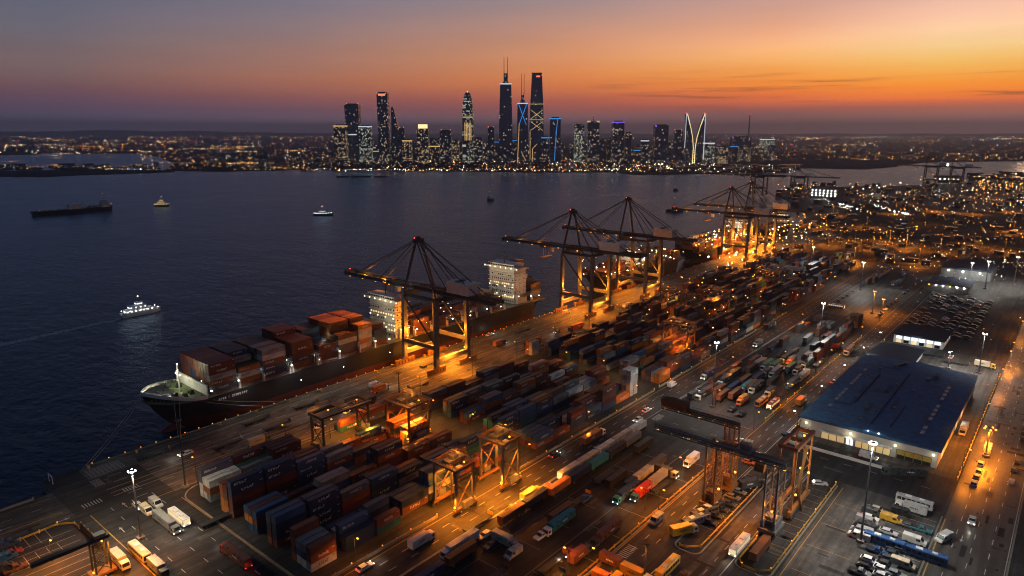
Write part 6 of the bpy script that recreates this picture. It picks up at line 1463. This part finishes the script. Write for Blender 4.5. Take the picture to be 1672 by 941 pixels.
r_, w, h = tower('tapered tower with gold lattice crosses and a sunset lit right edge', 864, 887, 121, yb=266)
a = w/2; shaft(r_, [(0,a*.94,a*.8,0),(h*.25,a,a*.82,0),(h*.62,a*.92,a*.76,0),(h,a*.68,a*.58,0)], TM['blue'])
g_ = MB(); f = a*.84
for z0, z1 in ((.5,.60),(.37,.47)): g_.bar((-f, f, h*z0), (f, f, h*z1), 1.8).bar((f, f, h*z0), (-f, f, h*z1), 1.8)
for z in (.665, .49): g_.bar((-a, f, h*z), (a, f, h*z), 1.8)
g_.bar((-a*.92, f*1.03, h*.36), (-a*.9, f*1.03, h*.05), 1.8).bar((-a*.55, f*1.03, h*.16), (-a*.6, f*1.03, 5), 1.8).bar((-a*.6, f*1.03, h*.16), (a*.1, f*1.03, h*.22), 1.6)
g_.build('gold_light_lattice', M['g_gold'], r_); MB().box(-a*.1, a*.4, a*.58, a*.62, h-14, h-9).build('roof_sign', M['g_red'], r_); MB().box(-a*.7, a*.7, -a*.58, a*.58, h-1, h+4).build('parapet', M['steel_dark'], r_)
r_, a, d, h = simple('curved top tower outlined in blue light right of the tapered tower', 897, 914, 193, 'blue', strip='g_blue'); MB().bar((a*.4, d+.5, h-6), (a*.1, d+.5, h*.55), 2.).bar((a*.1, d+.5, h*.55), (-a*.1, d+.5, 12), 2.).build('blue_light_line', M['g_blue'], r_)
simple('low block with a blue roof sign under the blue outlined tower', 884, 896, 224, 'mid', strip='g_blue')
simple('grey tower with scattered pale windows, left of the gold topped tower', 937, 952, 204, 'cool')
r_, a, d, h = simple('tower with gold shoulder lamps and a red beacon mast', 958, 976, 200, 'mid'); MB().box(-a, -a*.6, -d, d, h, h+6).box(a*.6, a, -d, d, h, h+6).build('light_crown', M['g_gold'], r_); MB().tube((0,0,h), (0,0,h+26), 1.2, 6, 0, .7).build('antenna', M['steel_dark'], r_); MB().ball((0,0,h+28), 1.6).build('beacon', M['g_red'], r_)
simple('tall block crowned with violet blue light', 998, 1016, 199, 'mid', strip='g_purple')
simple('faint slim tower right of the violet crowned block', 1019, 1029, 217, 'dark')
simple('low tower with a small blue white roof sign', 1046, 1057, 229, 'mid', strip='g_white')
simple('broad dark slab with one violet corner lamp', 1066, 1087, 205, 'dark', corner='g_purple')
simple('dark narrow tower just left of the V shaped tower', 1098, 1111, 214, 'dark', beacon=True)
r_, w, h = tower('V shaped twin tower outlined in gold and white light', 1115, 1146, 186, yb=267)
a = w/2; d = 15
for sg in (-1, 1): shaft(r_, [(0,a*.34,d,sg*a*.36),(h*.45,a*.38,d,sg*a*.5),(h*.75,a*.22,d,sg*a*.72),(h,a*.05,d,sg*a*.93)], TM['dark'], name='shaft')
g_ = MB()
for sg in (-1, 1):
    p = [(sg*a*.10, 0), (sg*a*.10, h*.32), (sg*a*.22, h*.52), (sg*a*.52, h*.76), (sg*a*.9, h)]
    for (x0, z0), (x1, z1) in zip(p, p[1:]): g_.bar((x0, d+1, z0), (x1, d+1, z1), 1.9)
for k in range(6): g_.bar((-a*.1, d+1, h*.05*k+4), (a*.1, d+1, h*.05*k+4), 1.2)
g_.build('gold_light_line', M['g_gold2'], r_)
g_ = MB()
for sg in (-1, 1): g_.bar((sg*a*.99, d+1, h), (sg*a*1.0, d+1, h*(.32 if sg < 0 else .08)), 2.0); g_.bar((sg*a*.93, d+1, h), (sg*a*.6, d+1.2, h*.78), 1.6)
g_.build('white_light_line', M['g_white'], r_); MB().ball((-a*.93, 0, h+3), 1.5).ball((a*.93, 0, h+3), 1.5).build('beacon', M['g_red'], r_)
simple('pale block with a white roof line right of the V shaped tower', 1148, 1163, 233, 'cool', strip='g_white')
simple('plain mid tower near the pale block with rows of windows', 1173, 1186, 240, 'busy')
simple('wide dark block with violet lights near the radio mast', 1192, 1222, 224, 'dark', yb=258, corner='g_purple')
simple('square block outlined in lilac white light far right of the skyline', 1241, 1260, 227, 'cool', yb=258, strip='g_white')
simple('thin low pale tower at the right edge of downtown', 1254, 1263, 238, 'dark', yb=262)
r_, w, h = tower('thin lattice radio mast with a red tip standing alone right of downtown', 1217, 1223, 187, yb=250, name='radio_mast')
lt = MB()
for x, y in ((-1,-1),(1,-1),(1,1),(-1,1)): lt.bar((x*5, y*5, 0), (x*1.2, y*1.2, h), 1.5)
for k in range(18): zz = h*k/18; ww = 5-3.8*k/18; lt.bar((-ww, ww, zz), (ww, ww, zz+h/18), 1.).bar((ww, ww, zz), (-ww, ww, zz+h/18), 1.)
lt.build('lattice', M['steel_dark'], r_); MB().ball((0,0,h+2), 2.2).build('beacon', M['g_red'], r_)
q = random.Random(41)
xs_ = 553
while xs_ < 1235:
    wv = q.uniform(7, 17); yt = q.uniform(226, 250) if 600 < xs_ < 1150 else q.uniform(236, 254)
    if any(a_ < xs_+wv/2 < b_ for a_, b_ in ((1119,1142),(816,836),(845,861),(866,886),(757,773))): xs_ += 4; continue
    r_, w, h = tower('mid rise city block with scattered lit windows among the downtown towers', xs_, xs_+wv, yt, yb=q.uniform(260, 265.4), name='city_block', group='mid rise blocks of downtown'); r_['category'] = 'building'
    shaft(r_, [(0,w/2,16,0),(h,w/2,16,0)], TM[q.choice(['dark','dark','mid','mid','warm','dark','busy'])])
    MB().box(-w*.3, w*.2, -9, 9, h, h+3).build('roof_plant', M['steel_dark'], r_)
    if q.random() < .16: MB().box(-w*.5, w*.5, 16, 16.8, h-4, h-1).build('roof_sign', M[q.choice(['g_gold','g_white','g_blue','g_gold'])], r_)
    xs_ += wv*q.uniform(.24, .5)

# low buildings and lamps that nobody could count
GL = {'s': glow('far_sodium', (1,.36,.04), 11), 'w': glow('far_warm', (1,.72,.38), 12), 'c': glow('far_cool', (.75,.95,1), 11), 'r': glow('far_red', (1,.08,.04), 4), 'm': glow('far_magenta', (1,.15,.5), 3.5)}
GK = list(GL); GM = [GL[k] for k in GK]
def scatter(name, label, parts, seed):
    q = random.Random(seed); mb = MB()
    for (x0, x1, y0, y1, n, mix, sz, zz) in parts:
        for _ in range(n):
            x = q.uniform(x0, x1); y = q.uniform(y0, y1)
            s, t = at(x, y, zz); d = depth(s, t); r = min(11., sz*d/683*q.choice((.22,.26,.3,.34,.4,.5,.62,.95)))
            if q.random() < .3: continue
            mb.ball((s, t, zz+q.uniform(0, 3)), r, GK.index(q.choice(mix)))
    return tag(mb.build(name, GM, normals=False), label, 'lights', kind='stuff')
MIX = 'ssssswwwccrrm'
FARP = [(0,560,222,226,60,'ssssw',.36,14), (0,560,226,250,420,MIX,.38,10), (0,120,228,231,34,'sssw',.36,10), (205,560,223.4,224.8,70,'sssw',.36,14), (275,350,242.5,244,40,'www',.36,8), (60,120,240,250,26,'cwwc',.4,8), (20,330,251,252,20,'sw',.35,6),
        (230,560,250,272,330,'ssswwc',.36,8), (350,450,265,269,70,'sssww',.42,8), (0,560,269,277,90,'sssw',.42,8), (170,235,276.5,278,22,'cwc',.4,6), (395,560,274,277,40,'ssw',.4,6),
        (545,1300,226,262,380,MIX,.34,12), (545,1160,262,271,300,'sswwwc',.36,8), (500,1010,276.5,279.8,330,'ssswwwc',.42,5), (600,1100,272,277,200,'ssswwwcr',.44,8), (1000,1300,270,283,190,'wcccwws',.40,6), (900,1180,268,272,80,'swww',.48,10),
        (1150,1672,219,233,330,MIX,.34,14), (1150,1672,233,262,330,MIX,.38,10), (1250,1672,224,226,70,'ssww',.34,16), (1270,1390,243,250,60,'sss',.4,10), (1390,1672,252,262,80,'ssw',.4,10), (830,960,260,270,60,'mmrsw',.42,10), (1180,1300,236,250,60,'mrcms',.4,10)]
qs = random.Random(99)
for _ in range(70):     # streets seen as strings of lamps
    x = qs.choice((qs.uniform(0,540), qs.uniform(0,540), qs.uniform(1180,1660))); y = 220+32*qs.random()**1.3; ln = qs.uniform(14, 70); dy = qs.uniform(-.9, .9)*(y-215)*.06; n = int(ln/qs.uniform(2.4, 5)); kk = qs.choice(('s','s','w','sw','c','rw'))
    FARP += [(x+ln*i/n-.4, x+ln*i/n+.4, y+dy*i/n-.1, y+dy*i/n+.1, 1, kk, .45, 10) for i in range(n+1)]
scatter('city_lights', 'thousands of tiny lamps of the far city and shores', FARP, 3)
def lightrow(x0, y0, x1, y1, n, k='w', sz=.5, z=8):
    return [(x0+(x1-x0)*i/n-.3, x0+(x1-x0)*i/n+.3, y0+(y1-y0)*i/n-.15, y0+(y1-y0)*i/n+.15, 1, k, sz, z) for i in range(n+1)]
NEARP = lightrow(1345,327,1405,343,22,'c',.85) + lightrow(1350,333,1392,345,14,'w',.6) + lightrow(1427,337,1484,353,24,'c',.85) + lightrow(1255,244,1420,262,40,'s',.5) + \
        [(1270,1672,300,318,195,'ssswwcr',0.45,10), (1400,1672,318,352,285,'sssswwc',0.40,8), (1300,1672,352,400,225,'sssswwc',0.38,7), (1590,1672,296,312,135,'sssw',0.47,10), (1420,1672,400,470,135,'sswc',0.31,6), (1330,1560,366,384,45,'sss',0.43,7),
         (1440,1672,420,440,60,'wwc',0.40,6), (1235,1330,345,400,66,'ssw',0.38,7), (1500,1672,285,296,45,'ssw',0.45,8), (1350,1500,480,560,24,'sswc',0.27,5), (1560,1672,480,640,45,'sswcr',0.25,3), (1120,1330,395,480,45,'sssw',0.27,9)]
for x0, y0, x1, y1, n, k in ((1290,402,1470,388,34,'sss'),(1310,386,1420,366,22,'ssw'),(1400,372,1560,420,34,'ssw'),(1330,352,1470,344,26,'sw'),(1480,352,1672,372,34,'ssw'),(1440,398,1672,412,40,'sws'),(1380,440,1672,432,44,'wwcs'),(1500,318,1672,330,34,'ssw'),(1250,392,1330,352,20,'sss'),(1400,318,1560,312,30,'swc'),(1200,440,1400,372,40,'sss'),(1560,470,1640,640,26,'wcs'),(1460,470,1600,500,26,'wwr'),(1600,398,1672,450,20,'wsr')):
    NEARP += lightrow(x0, y0, x1, y1, n, k, .26, 7)
scatter('yard_lights', 'many small lamps over the far yards and roads of the port', NEARP, 5)
# lamps along the quay, on ships and around the stacks that read as points
q = random.Random(9); mb = MB()
for _ in range(70): mb.ball((q.uniform(640, 950), q.uniform(-6, 44), q.uniform(2, 14)), q.uniform(.4, .8), GK.index(q.choice('ssswwc')))
for _ in range(60): mb.ball((q.uniform(405, 640), q.uniform(28, 130), q.uniform(5, 9)), q.uniform(.2, .45), GK.index(q.choice('ssssw')))
for _ in range(90): mb.ball((470+q.uniform(0, 150), -20+q.uniform(-13, 16), q.uniform(11, 24)), q.uniform(.3, .6), GK.index(q.choice('swwcwss')))
for _ in range(70): mb.ball((640+q.uniform(0, 150), -20+q.uniform(-13, 16), q.uniform(11, 22)), q.uniform(.4, .8), GK.index(q.choice('ssswww')))
for _ in range(50): mb.ball((262+q.uniform(0, 85), -19+q.uniform(-14, 15.5), q.uniform(13, 22)), q.uniform(.15, .3), GK.index(q.choice('swwccw')))
tag(mb.build('deck_and_quay_lights', GM, normals=False), 'countless small lamps strung over ships, quay and stacks', 'lights', kind='stuff')
M['matte_dark'] = mat('matte_dark', (.035,.035,.038), .95, spec=0.)
q = random.Random(12); mb = MB()
for (x0, x1, y0, y1, n, h0, h1, w0, w1) in ((0,560,226,250,260,6,22,14,50), (330,560,252,272,130,5,16,12,40), (0,540,270,278,70,4,10,10,40), (545,1300,240,265,260,8,26,14,40), (545,1100,268,277,150,5,13,10,35), (1000,1300,271,282,60,4,10,14,50), (1200,1672,222,262,360,6,24,14,50),
        (1270,1672,300,345,110,3,7,4,13), (1300,1672,345,440,130,2.5,5,3,9), (1590,1672,285,298,20,4,9,10,40)):
    for _ in range(n):
        s, t = at(q.uniform(x0, x1), q.uniform(y0, y1), -3); w = q.uniform(w0, w1); l = q.uniform(w0, w1); mb.cbox(s, t, -3, w, l, q.uniform(h0, h1)+3, 0 if q.random() < .6 else 1)
tag(mb.build('distant_low_buildings', [windows('low_windows', (.03,.03,.032), .025, W1, W2, .7, 3.4, 3.4), M['matte_dark']], normals=False), 'dark mass of low distant buildings along the far shores', 'buildings', kind='stuff')
ql = random.Random(21)
for k in range(70):     # big lamps added over the far shore, standing for the glow of many street lamps
    x, y = ((ql.uniform(0, 545), ql.choice((ql.uniform(228, 250), ql.uniform(252, 276)))) if k < 30 else (ql.uniform(550, 1150), ql.uniform(258, 277)) if k < 46 else (ql.uniform(1160, 1665), ql.uniform(226, 260)))
    s, t = at(x, y); d = depth(s, t); lamp(s, t, 40*d/4000, ql.choice((SOD, SOD, AMB, LED)), 2.2e5*(d/4000)**2*ql.uniform(.5, 1.6), 2., None, 150)
# ---------------------------------------------------------------- haze over the whole harbour
if HAZE:
    hz = MB().box(-2450, 34050, -30050, 30050, -14., TOPZ)
    m = bpy.data.materials.new('haze'); m.use_nodes = True; nt = m.node_tree
    for n_ in list(nt.nodes):
        if n_.type == 'BSDF_PRINCIPLED': nt.nodes.remove(n_)
    pv = N(nt, 'ShaderNodeVolumePrincipled'); pv.inputs['Color'].default_value = (.62,.72,.95,1); pv.inputs['Density'].default_value = HAZE; pv.inputs['Anisotropy'].default_value = .5
    nt.links.new(pv.outputs[0], nt.nodes['Material Output'].inputs['Volume'])
    tag(hz.build('haze', m), kind='stuff')
